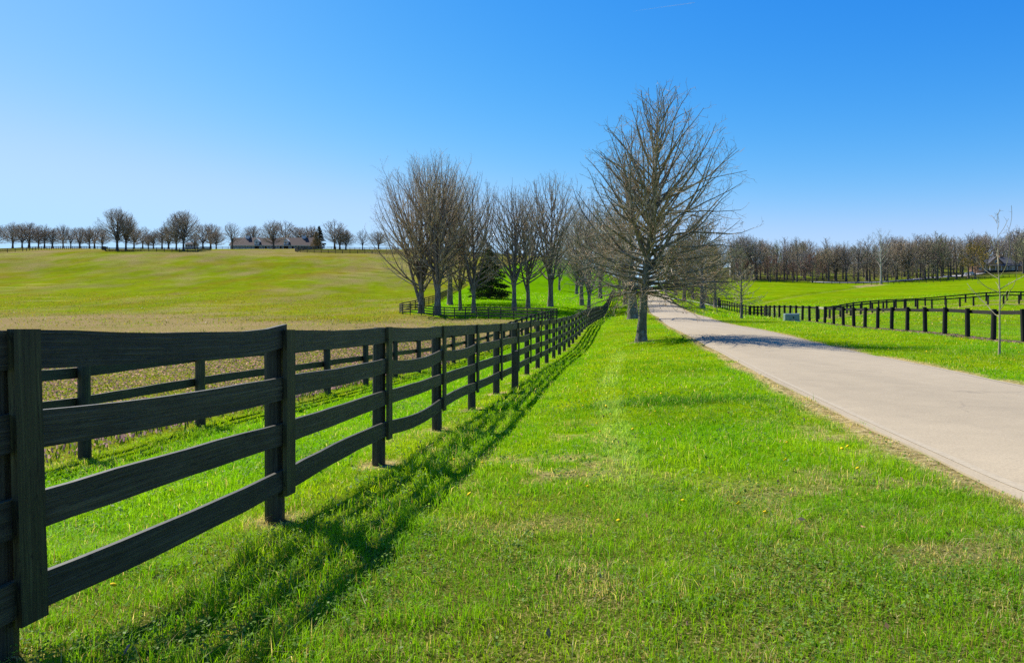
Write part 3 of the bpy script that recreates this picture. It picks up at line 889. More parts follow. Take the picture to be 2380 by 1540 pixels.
def tubes(lines, name, mat, parent=None, smooth=True):
    """lines: list of (pts, r0, r1, sides)"""
    V = []; Q = []; n0 = 0
    bys = {}
    for ln in lines: bys.setdefault(ln[3], []).append(ln)
    for sides, ls in bys.items():
        pts = np.array([p for l_ in ls for p in l_[0]])
        cnt = np.array([len(l_[0]) for l_ in ls])
        end = np.cumsum(cnt); st = end - cnt
        rad = np.concatenate([l_[1] if hasattr(l_[1], '__len__') else np.linspace(l_[1], l_[2], len(l_[0])) for l_ in ls])
        T = np.empty_like(pts)
        T[1:-1] = pts[2:] - pts[:-2]
        T[st] = pts[np.minimum(st + 1, len(pts) - 1)] - pts[st]
        T[end - 1] = pts[end - 1] - pts[end - 2]
        T /= np.linalg.norm(T, axis=1)[:, None] + 1e-9
        D = pts[end - 1] - pts[st]
        ref = np.where(np.abs(D[:, 2:3]) > .8 * np.linalg.norm(D, axis=1)[:, None], np.array([[1., 0, 0]]), np.array([[0, 0, 1.]]))
        ref = np.repeat(ref, cnt, 0)
        U = np.cross(T, ref); U /= np.linalg.norm(U, axis=1)[:, None] + 1e-9
        W = np.cross(T, U)
        a = np.arange(sides) / sides * 2 * pi
        ring = pts[:, None] + rad[:, None, None] * (U[:, None] * np.cos(a)[None, :, None] + W[:, None] * np.sin(a)[None, :, None])
        V.append(ring.reshape(-1, 3))
        isl = np.ones(len(pts), bool); isl[end - 1] = False
        i = np.nonzero(isl)[0]
        b0 = n0 + i[:, None] * sides + np.arange(sides)[None]
        b1 = n0 + i[:, None] * sides + (np.arange(sides)[None] + 1) % sides
        Q.append(np.stack([b0, b1, b1 + sides, b0 + sides], -1).reshape(-1, 4))
        n0 += len(pts) * sides
    return mesh_np(name, np.vstack(V), np.vstack(Q), None, mat, parent, smooth=smooth)

def grow(seed, Ht, clear, env, ang, n1, leaders=None, r0=.22, dens2=2.6, dens3=3.2, dens4=0, k2=.5, k3=.42, twr=.006, trop=.06, lean=(0, 0),
         trunk_n=12, wob=.10, trop1=None, flare=1.5, l4=.28, tsides=12, r1k=.27, start2=.15, minl3=.25, power=1.0):
    """returns (thick lines, thin lines).  env(t) horizontal reach at crown fraction t, ang(t) start angle from vertical in degrees"""
    rd = random.Random(seed)
    thick, thin = [], []
    ends = []
    trop1 = trop1 or (lambda t: .05)
    if leaders is None:
        leaders = [((0, 0, 0), (lean[0], lean[1], 1), Ht, r0, True)]
    for _ld in leaders:
        lp_, ld, lL, lr, isroot = _ld[:5]; nfac = _ld[5] if len(_ld) > 5 else 1.0
        pts = [lp_]; d = vnorm(ld); p = lp_
        n = trunk_n; s = lL / n
        for i in range(n):
            k = .035 if i > n * .25 else .012
            d = vnorm((d[0] + rd.gauss(0, k), d[1] + rd.gauss(0, k), d[2] + .06))
            p = (p[0] + d[0] * s, p[1] + d[1] * s, p[2] + d[2] * s); pts.append(p)
        tt = np.linspace(0, 1, n + 1)
        rad = lr * np.maximum((1 - tt) ** 1.15, .03)
        if isroot:
            # finer points at the base for the root flare
            base = [at(pts, q)[0] for q in (0, .012, .03, .06)]
            base[0] = (base[0][0], base[0][1], base[0][2] - .25)
            rb = [lr * flare, lr * (1 + (flare - 1) * .45), lr * (1 + (flare - 1) * .18), lr * 1.03]
            pts_t = base + pts[1:]
            rad_t = np.concatenate([rb, rad[1:]])
            thick.append((pts_t, rad_t, 0, tsides))
        else:
            thick.append((pts, rad, 0, max(6, tsides - 3)))
        h0 = max(0.0, (clear - lp_[2]) / lL) if lL else 0
        h0 = min(h0, .6)
        az = rd.random() * 6.28
        m1 = max(3, int(n1 * nfac * lL / Ht))
        for i in range(m1):
            s1 = h0 + (1 - h0) * ((i + rd.random() * .9) / m1) ** power * .985
            p1, pd = at(pts, s1)
            t = min(1, max(0, (p1[2] - clear) / (Ht - clear)))
            az += 2.4 + rd.uniform(-.5, .5)
            a1 = math.radians(ang(t) + rd.uniform(-9, 9))
            d1 = perp_dir((pd[0] * .6, pd[1] * .6, 1) if False else vnorm((pd[0] * .7, pd[1] * .7, 1)), a1, az)
            rfac = rd.uniform(.80, 1.08)
            b0, e1 = walk(rd, p1, d1, 3.0, 8, wob * .9, trop1(t))
            vx, vy, vz = (b0[-1][q_] - p1[q_] for q_ in range(3))
            def fits(k_):
                zx = p1[2] + vz * k_
                tz = (zx - clear) / (Ht - clear)
                if tz > rfac * .97 + .03 or zx < clear * .6: return False
                ex, ey = p1[0] + vx * k_ - lean[0] * zx, p1[1] + vy * k_ - lean[1] * zx
                return math.hypot(ex, ey) <= env(min(1, max(0, tz)), math.atan2(ey, ex)) * rfac
            k_ = .12
            while k_ < 4.5 and fits(k_): k_ *= 1.1
            L1 = 3.0 * k_
            b1 = [tuple(p1[q_] + (bb[q_] - p1[q_]) * k_ for q_ in range(3)) for bb in b0]
            r1 = max(twr * 1.6, min(lr * (1 - s1) ** .9 * .62, r1k * .045 * L1 + .004))
            thick.append((b1, r1, twr * 1.3, 5 if r1 > .03 else 4))
            m2 = max(2, int(L1 * dens2))
            for j in range(m2):
                s2 = start2 + (1 - start2) * (j + rd.random()) / m2
                if s2 > .99: s2 = .99
                p2, pd2 = at(b1, s2)
                L2 = L1 * k2 * (1.05 - s2 * .72) * rd.uniform(.6, 1.15)
                L2 = min(L2, Ht * .155)
                d2 = perp_dir(pd2, math.radians(rd.uniform(28, 58)), rd.random() * 6.28)
                r2 = max(twr, r1 * (1 - s2) * .5)
                b2, e2 = walk(rd, p2, d2, L2, 4 if L2 > .8 else 3, wob * 1.3, trop)
                thin.append((b2, r2, twr * .75, 3))
                m3 = max(1, int(L2 * dens3))
                for q in range(m3):
                    s3 = .12 + .86 * (q + rd.random()) / m3
                    p3, pd3 = at(b2, min(s3, .99))
                    L3 = max(minl3, L2 * k3 * (1.1 - s3 * .6)) * rd.uniform(.6, 1.2)
                    d3 = perp_dir(pd3, math.radians(rd.uniform(25, 60)), rd.random() * 6.28)
                    b3, e3 = walk(rd, p3, d3, L3, 2, wob * 1.5, trop)
                    thin.append((b3, twr * .9, twr * .5, 3))
                    ends.append(b3[-1])
                    m4 = int(L3 * dens4 + rd.random())
                    for w_ in range(m4):
                        p4, pd4 = at(b3, rd.uniform(.15, .95))
                        d4 = perp_dir(pd4, math.radians(rd.uniform(25, 55)), rd.random() * 6.28)
                        b4, e4 = walk(rd, p4, d4, l4 * rd.uniform(.5, 1.3), 1, wob, trop)
                        thin.append((b4, twr * .7, twr * .4, 3))
    return thick, thin, ends

def tree_from(seed, name, loc, label, trunk_mat, twig_mat, rz=0, sc=1.0, group=None, cat='tree', leaves=None, **kw):
    thick, thin, ends = grow(seed, **kw)
    root = empty(name, loc, rz)
    root.scale = (sc, sc, sc)
    tr = tubes(thick, 'trunk', trunk_mat, root)
    cr = tubes(thin, 'crown', twig_mat, root, smooth=False)
    kids = [tr, cr]
    if leaves:
        n, size, lm, zlim, nm = leaves
        rd = np.random.default_rng(seed)
        E = np.array(ends); E = E[E[:, 2] < zlim]
        pick = E[rd.integers(0, len(E), n)] + rd.normal(0, .06, (n, 3))
        kids.append(leaf_cloud(pick, size, rd, nm, lm, root))
    tag(root, label, cat, group)
    return root, kids

def leaf_cloud(P, size, rd, nm, mat, parent):
    n = len(P)
    a = rd.normal(size=(n, 3)); a /= np.linalg.norm(a, axis=1)[:, None]
    b = np.cross(a, rd.normal(size=(n, 3))); b /= np.linalg.norm(b, axis=1)[:, None]
    s = (size * rd.uniform(.6, 1.3, n))[:, None]
    V = np.stack([P - a * s, P + b * s * .5, P + a * s, P - b * s * .5], 1).reshape(-1, 3)
    return mesh_np(nm, V, np.arange(n * 4).reshape(-1, 4), None, mat, parent)

# --- the lone pin oak on the lawn
def env_oak(t, az):
    # photo: crown leans right (+x) towards the top
    r = np.interp(t, [0, .06, .2, .35, .48, .6, .72, .84, .93, 1], [3.4, 3.8, 3.75, 3.75, 3.6, 3.05, 2.45, 1.9, 1.2, .3])
    return float(r * (1 + np.interp(t, [0, .2, .45, .7, 1], [0, .02, .09, .06, .05]) * math.cos(az)))
ox, oz = X(1490, 29), 29
_rd = random.Random(12)
OL = [((0, 0, 0), (.075, 0, 1), 10.5, .20, True, 1.0)]
for _i in range(6):
    _a = _i * 2.4 + _rd.uniform(-.3, .3); _h = 2.9 + _i * .55; _q = _rd.uniform(.55, .85)
    OL.append(((.075 * _h, 0, _h), (math.cos(_a) * _q + .04, math.sin(_a) * _q, 1), (10.4 - _h) * _rd.uniform(.86, 1.0), .095 - _i * .006, False, .12))
oak, _k = tree_from(5, 'pin_oak', (ox, oz, H1(ox, oz)), 'tall bare oak with low twiggy crown standing nearest on the lawn by the road', B_oak, B_twig,
          Ht=11.0, clear=2.05, leaders=OL, env=env_oak, ang=lambda t: float(np.interp(t, [0, .1, .3, .6, 1], [89, 78, 60, 42, 27])), n1=132, r0=.20, dens2=2.7, dens3=3.6, dens4=2.6,
          k2=.42, k3=.45, twr=.0066, trop=.05, lean=(.075, .0), trop1=lambda t: .0 if t < .12 else .05, flare=1.65, wob=.14, tsides=18, power=1.95,
          leaves=(2600, .038, M_leaf, 5.2, 'dry_leaves'))
# --- vase-shaped maples of the grove
def vase(seed, name, px, z, py, Htp, width, label, stems=4, split=1.2, clear=3.0, tmat=None, wmat=None, dens=1.0, rz=None, spread=.29, r0=.30, group=None, leanx=0., twr=.0095, open_=1.0, **kw):
    rd = random.Random(seed * 7 + 1)
    L = []
    a0 = rd.random() * 6.28
    trunkL = Htp
    L.append(((0, 0, 0), (leanx, 0, 1), Htp * .98, r0, True))
    for i in range(stems + 2):
        a = a0 + i * 2.4 + rd.uniform(-.4, .4)
        k = spread * rd.uniform(.75, 1.3)
        h0 = split * rd.uniform(.55, 1.5) + .5 * i
        L.append(((0.0 + leanx * h0, 0, h0), (math.cos(a) * k + leanx, math.sin(a) * k, 1), (Htp - h0) * rd.uniform(.82, 1.0), r0 * rd.uniform(.42, .62), False, .62))
    env = lambda t, az: width * float(np.interp(t, [0, .15, .45, .7, .88, 1], [.8, .95, 1.0, .92, .66, .15]))
    return tree_from(seed, name, (X(px, z), z, H1(X(px, z), z)), label, tmat or B_maple, wmat or B_maplet, rz=rd.random() * 6.28 if rz is None else rz, group=group,
                     Ht=Htp, clear=clear, env=env, ang=lambda t: float(np.interp(t, [0, .2, .5, 1], [70, 50, 40, 28])) * open_, n1=27, leaders=L, r0=r0,
                     dens2=1.55 * dens, dens3=2.5 * dens, dens4=0, k2=.34, k3=.42, twr=twr, start2=.22, trop=.08, trop1=lambda t: .10, wob=.09, flare=1.35, tsides=12, minl3=.4, **kw)
GG = 'bare trees of the grove'
g1, gk1 = vase(21, 'maple_tree', 979, 93, 728, 20.6, 7.0, 'tall many-stemmed bare tree at the left end of the grove', 4, 1.5, clear=2.5, r0=.42, dens=1.15, group=GG, rz=0)
g2, gk2 = vase(22, 'maple_tree', 1017, 91, 730, 21.6, 6.8, 'tallest bare tree with thick trunk, second from the left of the grove', 4, 2.4, clear=3.5, r0=.46, dens=1.1, group=GG, rz=1)
g3, gk3 = vase(23, 'maple_tree', 1101, 92, 725, 18.2, 5.6, 'bare forked tree with a low side limb in front of the dark cedar', 3, 2.6, clear=3.0, r0=.30, dens=1.0, group=GG, rz=2, spread=.36)
g4, gk4 = vase(24, 'maple_tree', 1195, 90, 721, 16.6, 5.6, 'bare tree leaning right of the dark cedar, trunk splitting low', 3, 3.0, clear=3.2, r0=.33, dens=1.0, group=GG, rz=.3, spread=.34)
g7, gk7 = vase(25, 'maple_tree', 1279, 95, 712, 18.3, 5.6, 'bare tree with flared trunk and rounded top at the right end of the grove', 4, 2.6, clear=3.5, r0=.40, dens=1.1, group=GG, rz=4, spread=.24)
def clone(src, kids, px, z, label, group, rz, s, name=None, cat=None, sz=None):
    x = X(px, z)
    c = copy_tree(src, kids, (x, z, H1(x, z)), rz, (s, s, sz or s))
    tag(c, label, cat, group)
    if name: c.name = name
    return c
clone(g2, gk2, 1046, 108, 'bare tree standing behind and between the two tallest of the grove', GG, 5.0, .98)
clone(g3, gk3, 1070, 98, 'bare tree with broken stub at its base between the two thick trunks and the cedar', GG, 4.2, .86)
clone(g4, gk4, 1227, 92, 'slender straight bare tree between the leaning one and the flared one', GG, 2.0, .92)
GL = 'bare trees along the left of the road'
clone(g7, gk7, 1352, 100, 'bare tree with dark trunk left of the long fence where it starts uphill', GL, 1.0, .80)
clone(g3, gk3, 1368, 84, 'thin pale-trunked bare tree close behind the long fence', GL, .5, .80)
clone(g2, gk2, 1395, 125, 'dark bare tree uphill left of the long fence, roots spreading', GL, 2.2, .82)
clone(g1, gk1, 1340, 150, 'farther bare tree behind the row left of the long fence', GL, 3.0, .80)
clone(g4, gk4, 1300, 165, 'far bare tree on the lawn slope between grove and fence', GL, 5.0, .85)
clone(g7, gk7, 1453, 100, 'thick dark-trunked bare tree behind the pale trunk beside the road', GL, 3.3, .85)
clone(g2, gk2, 1440, 170, 'distant bare tree where the long fence meets the hilltop', GL, .7, .8)
clone(g3, gk3, 1470, 215, 'farthest bare tree left of the road near its crest', GL, 1.7, .8)
sec, sk = tree_from(31, 'oak_tree', (X(1471, 58), 58, H1(X(1471, 58), 58)), 'bare oak with thick pale trunk just behind the lone oak, crown showing at its left', B_oak, B_bud,
    Ht=15.2, clear=2.6, env=lambda t, az: 5.0 * float(np.interp(t, [0, .2, .5, .8, 1], [.8, 1, .95, .6, .2])), ang=lambda t: float(np.interp(t, [0, .3, 1], [80, 58, 26])), n1=56, r0=.42, dens2=2.2, dens3=2.4,
    k2=.40, k3=.42, twr=.011, trop=.05, lean=(-.03, 0), trop1=lambda t: .06, group=GL, minl3=.35)
GR = 'brown-budded trees along the right of the road'
r1, rk1 = tree_from(33, 'budding_tree', (X(1632, 95), 95, H1(X(1632, 95), 95)), 'dense brown-budded tree over the right verge behind the fence', B_maple, B_bud,
    Ht=12.8, clear=1.6, env=lambda t, az: 4.2 * float(np.interp(t, [0, .2, .5, .8, 1], [.8, 1, .95, .65, .25])), ang=lambda t: float(np.interp(t, [0, .3, 1], [84, 60, 28])), n1=84, r0=.34, dens2=2.8, dens3=2.8,
    k2=.40, k3=.42, twr=.016, trop=.04, trop1=lambda t: .06, group=GR, minl3=.4, leaves=(7500, .075, B_budlit, 14, 'buds'))
clone(r1, rk1, 1590, 122, 'brown-budded tree right of the road beyond the side lane', GR, 2.0, 1.0)
clone(r1, rk1, 1662, 112, 'slimmer brown-budded tree at the right edge of the roadside clump', GR, 4.0, .82)
clone(r1, rk1, 1570, 150, 'farther brown-budded tree where the road climbs', GR, 1.2, 1.05)
clone(r1, rk1, 1548, 205, 'farthest brown-budded tree right of the road near its crest', GR, 3.4, 1.1)
clone(r1, rk1, 1610, 150, 'brown-budded tree behind the fence on the right hillside', GR, 5.4, .95)
clone(r1, rk1, 1640, 185, 'distant brown-budded tree behind the pen fence', GR, .4, 1.15)
# young trees on the right verge
yt, _k = tree_from(41, 'young_oak', (X(1723, 60), 60, H1(X(1723, 60), 60)), 'small bare young tree with thin trunk and flat spreading twigs on the right verge', B_oak, B_twig,
    Ht=5.5, clear=1.1, env=lambda t, az: 1.95 * float(np.interp(t, [0, .2, .5, .8, 1], [1.1, 1.05, .85, .5, .15])), ang=lambda t: float(np.interp(t, [0, .3, 1], [84, 68, 35])), n1=60, r0=.12, dens2=3.0, dens3=3.2,
    k2=.42, k3=.42, twr=.0125, trop=.03, trop1=lambda t: .04, minl3=.2)
sp_, _k = tree_from(47, 'sapling', (X(2322, 19), 19, H1(X(2322, 19), 19)), 'thin bare sapling with a few long pale branches nearest at the right edge', B_pale, B_pale,
    Ht=4.0, clear=.95, env=lambda t, az: .95 * float(np.interp(t, [0, .3, .7, 1], [.8, 1.05, .8, .25])), ang=lambda t: float(np.interp(t, [0, .4, 1], [66, 52, 30])), n1=15, r0=.030, dens2=2.6, dens3=2.0,
    k2=.30, k3=.40, twr=.0045, trop=.03, trop1=lambda t: .05, minl3=.12, wob=.11, lean=(.04, 0), r1k=.16, tsides=9)
wp, _k = tree_from(49, 'sapling', (X(1666, 78), 78, H1(X(1666, 78), 78)), 'tiny whip-like sapling in a mulch ring beside the young tree', B_oak, B_twig,
    Ht=2.6, clear=1.0, env=lambda t, az: .45, ang=lambda t: 45., n1=8, r0=.04, dens2=2, dens3=2, twr=.008, trop=.04, trop1=lambda t: .05, tsides=6)

# --- far trees: four kinds of round-crowned oaks and wood trees, shared meshes
def far_kind(seed, Ht, w, clear, shape, twr, dens, tm, wm, n1=26, name='far_tree', r0=.34, angs=(78, 56, 28), leaders=None, leaves=None):
    return tree_from(seed, name, (0, 0, -500), None, tm, wm, Ht=Ht, clear=clear, env=lambda t, az: w * float(np.interp(t, [0, .2, .5, .8, 1], shape)),
        ang=lambda t: float(np.interp(t, [0, .3, 1], list(angs))), n1=n1, r0=r0, dens2=1.35 * dens, dens3=1.3 * dens, k2=.40, k3=.45, twr=twr * .48, start2=.25, trop=.05, trop1=lambda t: .07, minl3=.7, wob=.12,
        tsides=6, trunk_n=9, leaders=leaders, leaves=leaves)
def stems(Ht, n, k, r, h0, seed):
    rd = random.Random(seed)
    L = [((0, 0, 0), (0, 0, 1), Ht * .97, r, True)]
    for i in range(n):
        a = i * 6.28 / n + rd.random()
        L.append(((0, 0, h0 * rd.uniform(.8, 1.3)), (math.cos(a) * k, math.sin(a) * k, 1), Ht * .8, r * .6, False))
    return L
round_ = [.8, .98, 1.0, .78, .1]
KA = [far_kind(60, 18, 7.5, 3.0, round_, .045, 1.1, B_far, B_fart, 44, r0=.55, leaders=stems(18, 3, .30, .55, 3.2, 1)),
      far_kind(61, 16, 6.4, 2.4, [.8, 1, .96, .7, .3], .045, 1.1, B_far, B_fart, 44, r0=.45, leaders=stems(16, 3, .28, .45, 3, 2)),
      far_kind(62, 15, 5.2, 2.8, [.7, .95, 1, .75, .3], .05, 1.0, B_far, B_fart, 30, r0=.4, leaders=stems(15, 2, .3, .4, 3, 3))]
KW = [far_kind(63, 22, 5.2, 3.6, [.65, .95, 1, .8, .15], .05, 1.0, B_far, B_fart, 32, r0=.46, angs=(60, 42, 22)),
      far_kind(64, 21, 6.0, 3.0, [.6, .9, 1, .75, .3], .05, 1.0, B_far, B_fart, 32, r0=.48, angs=(62, 46, 24), leaders=stems(21, 3, .24, .48, 4.5, 4)),
      far_kind(65, 19, 5.0, 4.0, [.6, .9, 1, .8, .35], .05, 1.1, B_far, B_bud, 30, r0=.42, angs=(60, 44, 24)),
      far_kind(66, 23, 4.6, 5.0, [.6, .9, 1, .8, .35], .05, 1.0, B_far, B_fart, 28, r0=.42, angs=(55, 40, 22))]
ORD = ['first', 'second', 'third', 'fourth', 'fifth', 'sixth', 'seventh', 'eighth', 'ninth', 'tenth', 'eleventh', 'twelfth', 'thirteenth', 'fourteenth', 'fifteenth', 'sixteenth', 'seventeenth',
       'eighteenth', 'nineteenth', 'twentieth', 'twenty-first', 'twenty-second', 'twenty-third', 'twenty-fourth', 'twenty-fifth', 'twenty-sixth', 'twenty-seventh', 'twenty-eighth', 'twenty-ninth', 'thirtieth',
       'thirty-first', 'thirty-second', 'thirty-third', 'thirty-fourth', 'thirty-fifth', 'thirty-sixth', 'thirty-seventh', 'thirty-eighth', 'thirty-ninth', 'fortieth']
first_used = set()
def place_far(kind, px, z, label, group, toppy=None, sc=None, name='bare_tree', wide=1.0, basepy=None):
    root, kids = kind
    x = X(px, z); g = H1(x, z)
    Ht = KH[id(root)]
    if toppy is not None:
        top = CAMZ + (765 - toppy) * z / F
        sc = max(.2, (top - g) / Ht)
    rz_ = R.random() * 6.28
    if id(root) not in first_used:
        first_used.add(id(root)); c = root
        c.location = (x, z, g); c.rotation_euler = (0, 0, rz_); c.scale = (sc * wide, sc * wide, sc)
    else:
        c = copy_tree(root, kids, (x, z, g), rz_, (sc * wide, sc * wide, sc))
    c.name = name
    tag(c, label, 'tree', group)
    if root.get('vary'):
        for k_ in c.children:
            if k_.name.startswith('crown') and k_.material_slots:
                k_.material_slots[0].link = 'OBJECT'; k_.material_slots[0].material = R.choice(FARMATS)
    return c
KH = {}
FARMATS = [B_fart, B_fart, B_tan, B_grey, B_umber, B_olive]
for _k in KW: _k[0]['vary'] = 1
for k, h in zip(KA + KW, (18, 16, 15, 22, 21, 19, 23)): KH[id(k[0])] = h * 1.0
SK = 'bare trees along the left skyline'
place_far(KA[0], 273, 268, 'biggest round bare tree on the left skyline, in front of the crest fence end', SK, 483)
place_far(KA[1], 293, 270, 'bare tree touching the right side of the biggest round skyline tree', SK, 500)
place_far(KA[0], 427, 268, 'right of the second pair of big skyline trees, round bare crown behind the crest fence', SK, 489)
place_far(KA[1], 410, 270, 'left and smaller of the second pair of big skyline trees', SK, 500)
sky_row = [(-8, 523), (30, 518), (52, 526), (68, 518), (90, 528), (104, 523), (122, 527), (147, 527), (165, 534), (186, 526), (208, 528), (220, 524), (238, 530), (312, 528), (332, 529), (345, 545), (357, 537),
           (377, 530), (392, 528), (452, 545), (472, 525), (490, 522), (503, 540), (540, 518), (588, 525), (636, 516), (664, 518), (694, 526), (722, 530), (778, 516), (790, 530), (804, 536), (843, 534), (880, 540), (925, 535), (1000, 540), (1060, 545), (1120, 548)]
for i, (px, top) in enumerate(sky_row):
    z = 430 + R.uniform(-18, 25)
    if px in (540, 636, 778): z = 377
    if px in (790, 804, 843): z = 372
    place_far(KA[i % 3] if px < 900 else KW[i % 4], px, z, '%s bare tree from the left in the hazy row along the left skyline' % ORD[i], SK, top + R.uniform(-3, 3), wide=R.uniform(1.15, 1.65))
# right-hand wood, front row
WD = 'bare trees of the wood beyond the right paddock'
front = [(1712, 556, 0), (1735, 562, 1), (1756, 558, 2), (1783, 559, 0), (1806, 560, 3), (1829, 562, 0), (1852, 568, 2), (1872, 570, 1), (1912, 560, 1), (1942, 553, 1), (1966, 552, 0), (1994, 560, 2),
         (2021, 556, 0), (2062, 562, 0), (2085, 560, 3), (2110, 564, 1), (2130, 552, 0), (2149, 548, 2), (2168, 550, 3), (2188, 556, 1), (2209, 560, 0), (2236, 552, 2), (2290, 556, 3), (2332, 545, 1), (2362, 540, 0), (2395, 538, 2)]
for i, (px, top, k) in enumerate(front):
    place_far(KW[k], px, 336 + R.uniform(0, 30) + (22 if 2240 > px > 2080 else 0) + (55 if px > 2280 else 0), '%s bare tree from the left in the front row of the right-hand wood' % ORD[i], WD, top + R.uniform(-12, 18), wide=R.uniform(1.0, 1.55))
back = 0
for row in range(4):
    z0 = 366 + row * 26
    px = 1695 + R.uniform(0, 12)
    while px < 2420:
        top = float(np.interp(px, [1690, 1760, 1850, 1900, 1960, 2100, 2200, 2300, 2380, 2430], [553, 560, 568, 572, 563, 556, 550, 548, 538, 535])) + R.uniform(-10, 24)
        skipit = 2262 < px < 2360 and z0 < 430
        if not skipit:
            place_far(KW[R.randrange(4)], px, z0 + R.uniform(-9, 9), 'bare grey-brown tree half hidden in the back rows of the right-hand wood', 'back rows of the right-hand wood', top, wide=R.uniform(1.0, 1.6))
            back += 1
        px += R.uniform(17, 29)
SH = [far_kind(75, 7, 4.0, .6, [.9, 1, .9, .65, .2], .035, 1.3, B_far, B_fart, 30, r0=.10, name='bare_shrub'), far_kind(76, 6, 3.4, .5, [.9, 1, .9, .65, .2], .035, 1.3, B_far, B_bud, 30, r0=.10, name='bare_shrub')]
for k in SH: KH[id(k[0])] = 7
for i in range(64):
    px = 1690 + i * 11.4 + R.uniform(-6, 6); z = R.choice((352, 372, 400, 430, 460))
    if 2245 < px < 2370 and z < 440: z = 450
    place_far(SH[i % 2], px, z, 'twiggy bare shrub in the brushy undergrowth of the right-hand wood', 'undergrowth shrubs of the right-hand wood', sc=R.uniform(.8, 1.7), name='bare_shrub', wide=1.3).__setitem__('category', 'shrub')
for i in range(30):
    px = 1640 + i * 26 + R.uniform(-8, 8)
    place_far(KW[i % 4], px, R.uniform(500, 560), 'distant bare tree on the hillside behind the right-hand wood', 'hillside trees behind the right-hand wood', sc=R.uniform(.75, 1.05), wide=1.5)
# bare trees filling the gap between road crest and wood, and left of the crest
for i, (px, z, top) in enumerate([(1500, 420, 600), (1530, 430, 590), (1560, 400, 585), (1590, 420, 575), (1620, 400, 570), (1650, 410, 562), (1675, 390, 558), (1468, 420, 592), (1432, 410, 580), (1400, 420, 572), (1365, 420, 565), (1325, 420, 560), (1280, 425, 556), (1235, 430, 552), (1180, 430, 550)]):
    place_far(KW[i % 4], px, z, '%s faint bare tree from the right on the skyline seen through the grove and roadside trees' % ORD[14 - i] if False else '%s far tree in the skyline gap behind the grove and the road crest' % ORD[i], 'far trees behind grove and road crest', top)
# special trees of the wood
syc = far_kind(70, 27, 6.0, 7.5, [.5, .85, 1, .8, .35], .045, .9, B_white, B_grey, 26, r0=.42, angs=(62, 44, 24), name='sycamore_tree')
KH[id(syc[0])] = 27
place_far(syc, 2047, 332, 'tall white-barked tree rising above the wood beyond the right paddock', None, 531, name='sycamore_tree')
gold = far_kind(71, 14, 7.2, 3.0, [.8, 1, .95, .7, .35], .05, 1.3, B_far, B_gold, 34, r0=.4, name='golden_tree', leaves=(2600, .22, B_gold, 20, 'buds'))
KH[id(gold[0])] = 14
place_far(gold, 2266, 352, 'golden-budded round tree left of the brick house', None, 566, name='golden_tree')
red = far_kind(72, 11, 5.5, 2.0, [.8, 1, .95, .7, .35], .045, 1.3, B_far, B_red, 34, r0=.3, name='red_budded_tree', leaves=(1400, .16, B_red, 20, 'buds'))
KH[id(red[0])] = 11
for px, z, top, lb in [(1790, 334, 596, 'broad red-budded tree at the left foot of the wood'), (1843, 336, 612, 'small low red-budded tree right of the broad one'), (1888, 334, 592, 'reddish bare tree between the small red one and the big oaks of the wood'),
                       (1722, 336, 600, 'red-budded tree behind the small young tree on the verge'), (1748, 345, 606, 'low reddish tree left of the broad red-budded one')]:
    place_far(red, px, z, lb, 'red-budded trees at the foot of the wood', top, name='red_budded_tree')
blo = far_kind(73, 9, 2.6, 1.0, [.8, 1, .9, .6, .25], .03, 1.2, B_far, M_blossom, 22, r0=.15, name='blossom_tree', leaves=(1300, .16, M_blossom, 20, 'blossom'))
KH[id(blo[0])] = 9
place_far(blo, 2165, 372, 'small white-blossomed tree among dark trunks on the right-hand slope', None, 598, name='blossom_tree')

# --- conifers
def conifer(seed, loc, Ht, w, label, mat, n=90, per=90, size=.16, name='cedar_tree', droop=.15, group=None, low=.03):
    rd = np.random.default_rng(seed)
    root = empty(name, loc)
    tubes([([(0, 0, -.2), (0, 0, Ht * .3), (0.03, 0, Ht * .97)], np.array([Ht * .022, Ht * .016, .01]), 0, 7)], 'trunk', B_maple, root)
    P = []; D = []
    br = []
    for i in range(n):
        t = low + (1 - low) * ((i + rd.random()) / n)
        h = t * Ht
        rr = w * (1 - t) ** .75 * rd.uniform(.75, 1.15) * min(1, .55 + t * 4)
        a = rd.random() * 6.28
        br.append(([(0, 0, h), (math.cos(a) * rr * .6, math.sin(a) * rr * .6, h + rr * .05), (math.cos(a) * rr, math.sin(a) * rr, h - rr * droop)], .03, .008, 3))
        m = int(per * (.35 + rr / w))
        s = rd.random(m) ** .7
        sp = .16 * rr * (1.15 - s) + .08
        P.append(np.stack([math.cos(a) * rr * s + rd.normal(0, sp, m), math.sin(a) * rr * s + rd.normal(0, sp, m), h - rr * droop * s ** 2 + rd.normal(0, .09, m) + .05], 1))
        D.append(np.stack([np.full(m, math.cos(a)), np.full(m, math.sin(a)), rd.normal(.25, .3, m)], 1))
    tubes(br, 'crown', B_maple, root)
    P = np.vstack(P); D = np.vstack(D) + rd.normal(0, .5, P.shape); D /= np.linalg.norm(D, axis=1)[:, None]
    n_ = len(P); b = np.cross(D, rd.normal(size=P.shape)); b /= np.linalg.norm(b, axis=1)[:, None]
    s = (size * rd.uniform(.6, 1.4, n_))[:, None]
    V = np.stack([P - b * s * .35, P + b * s * .35, P + D * s * 1.6], 1).reshape(-1, 3)
    mesh_np('foliage', V, None, np.arange(n_ * 3).reshape(-1, 3), mat, root)
    tag(root, label, 'tree', group)
    return root
xx = X(1138, 118)
conifer(81, (xx, 118, H1(xx, 118)), 8.9, 4.0, 'dark green dense cedar in the middle of the grove', M_needle, n=150, per=170, size=.17)
xx = X(742, 392)
conifer(82, (xx, 392, H1(xx, 392)), 12.8, 3.9, 'dark pointed spruce at the right end of the barn', M_needle2, n=90, per=60, size=.4, name='spruce_tree')
xx = X(736, 384)
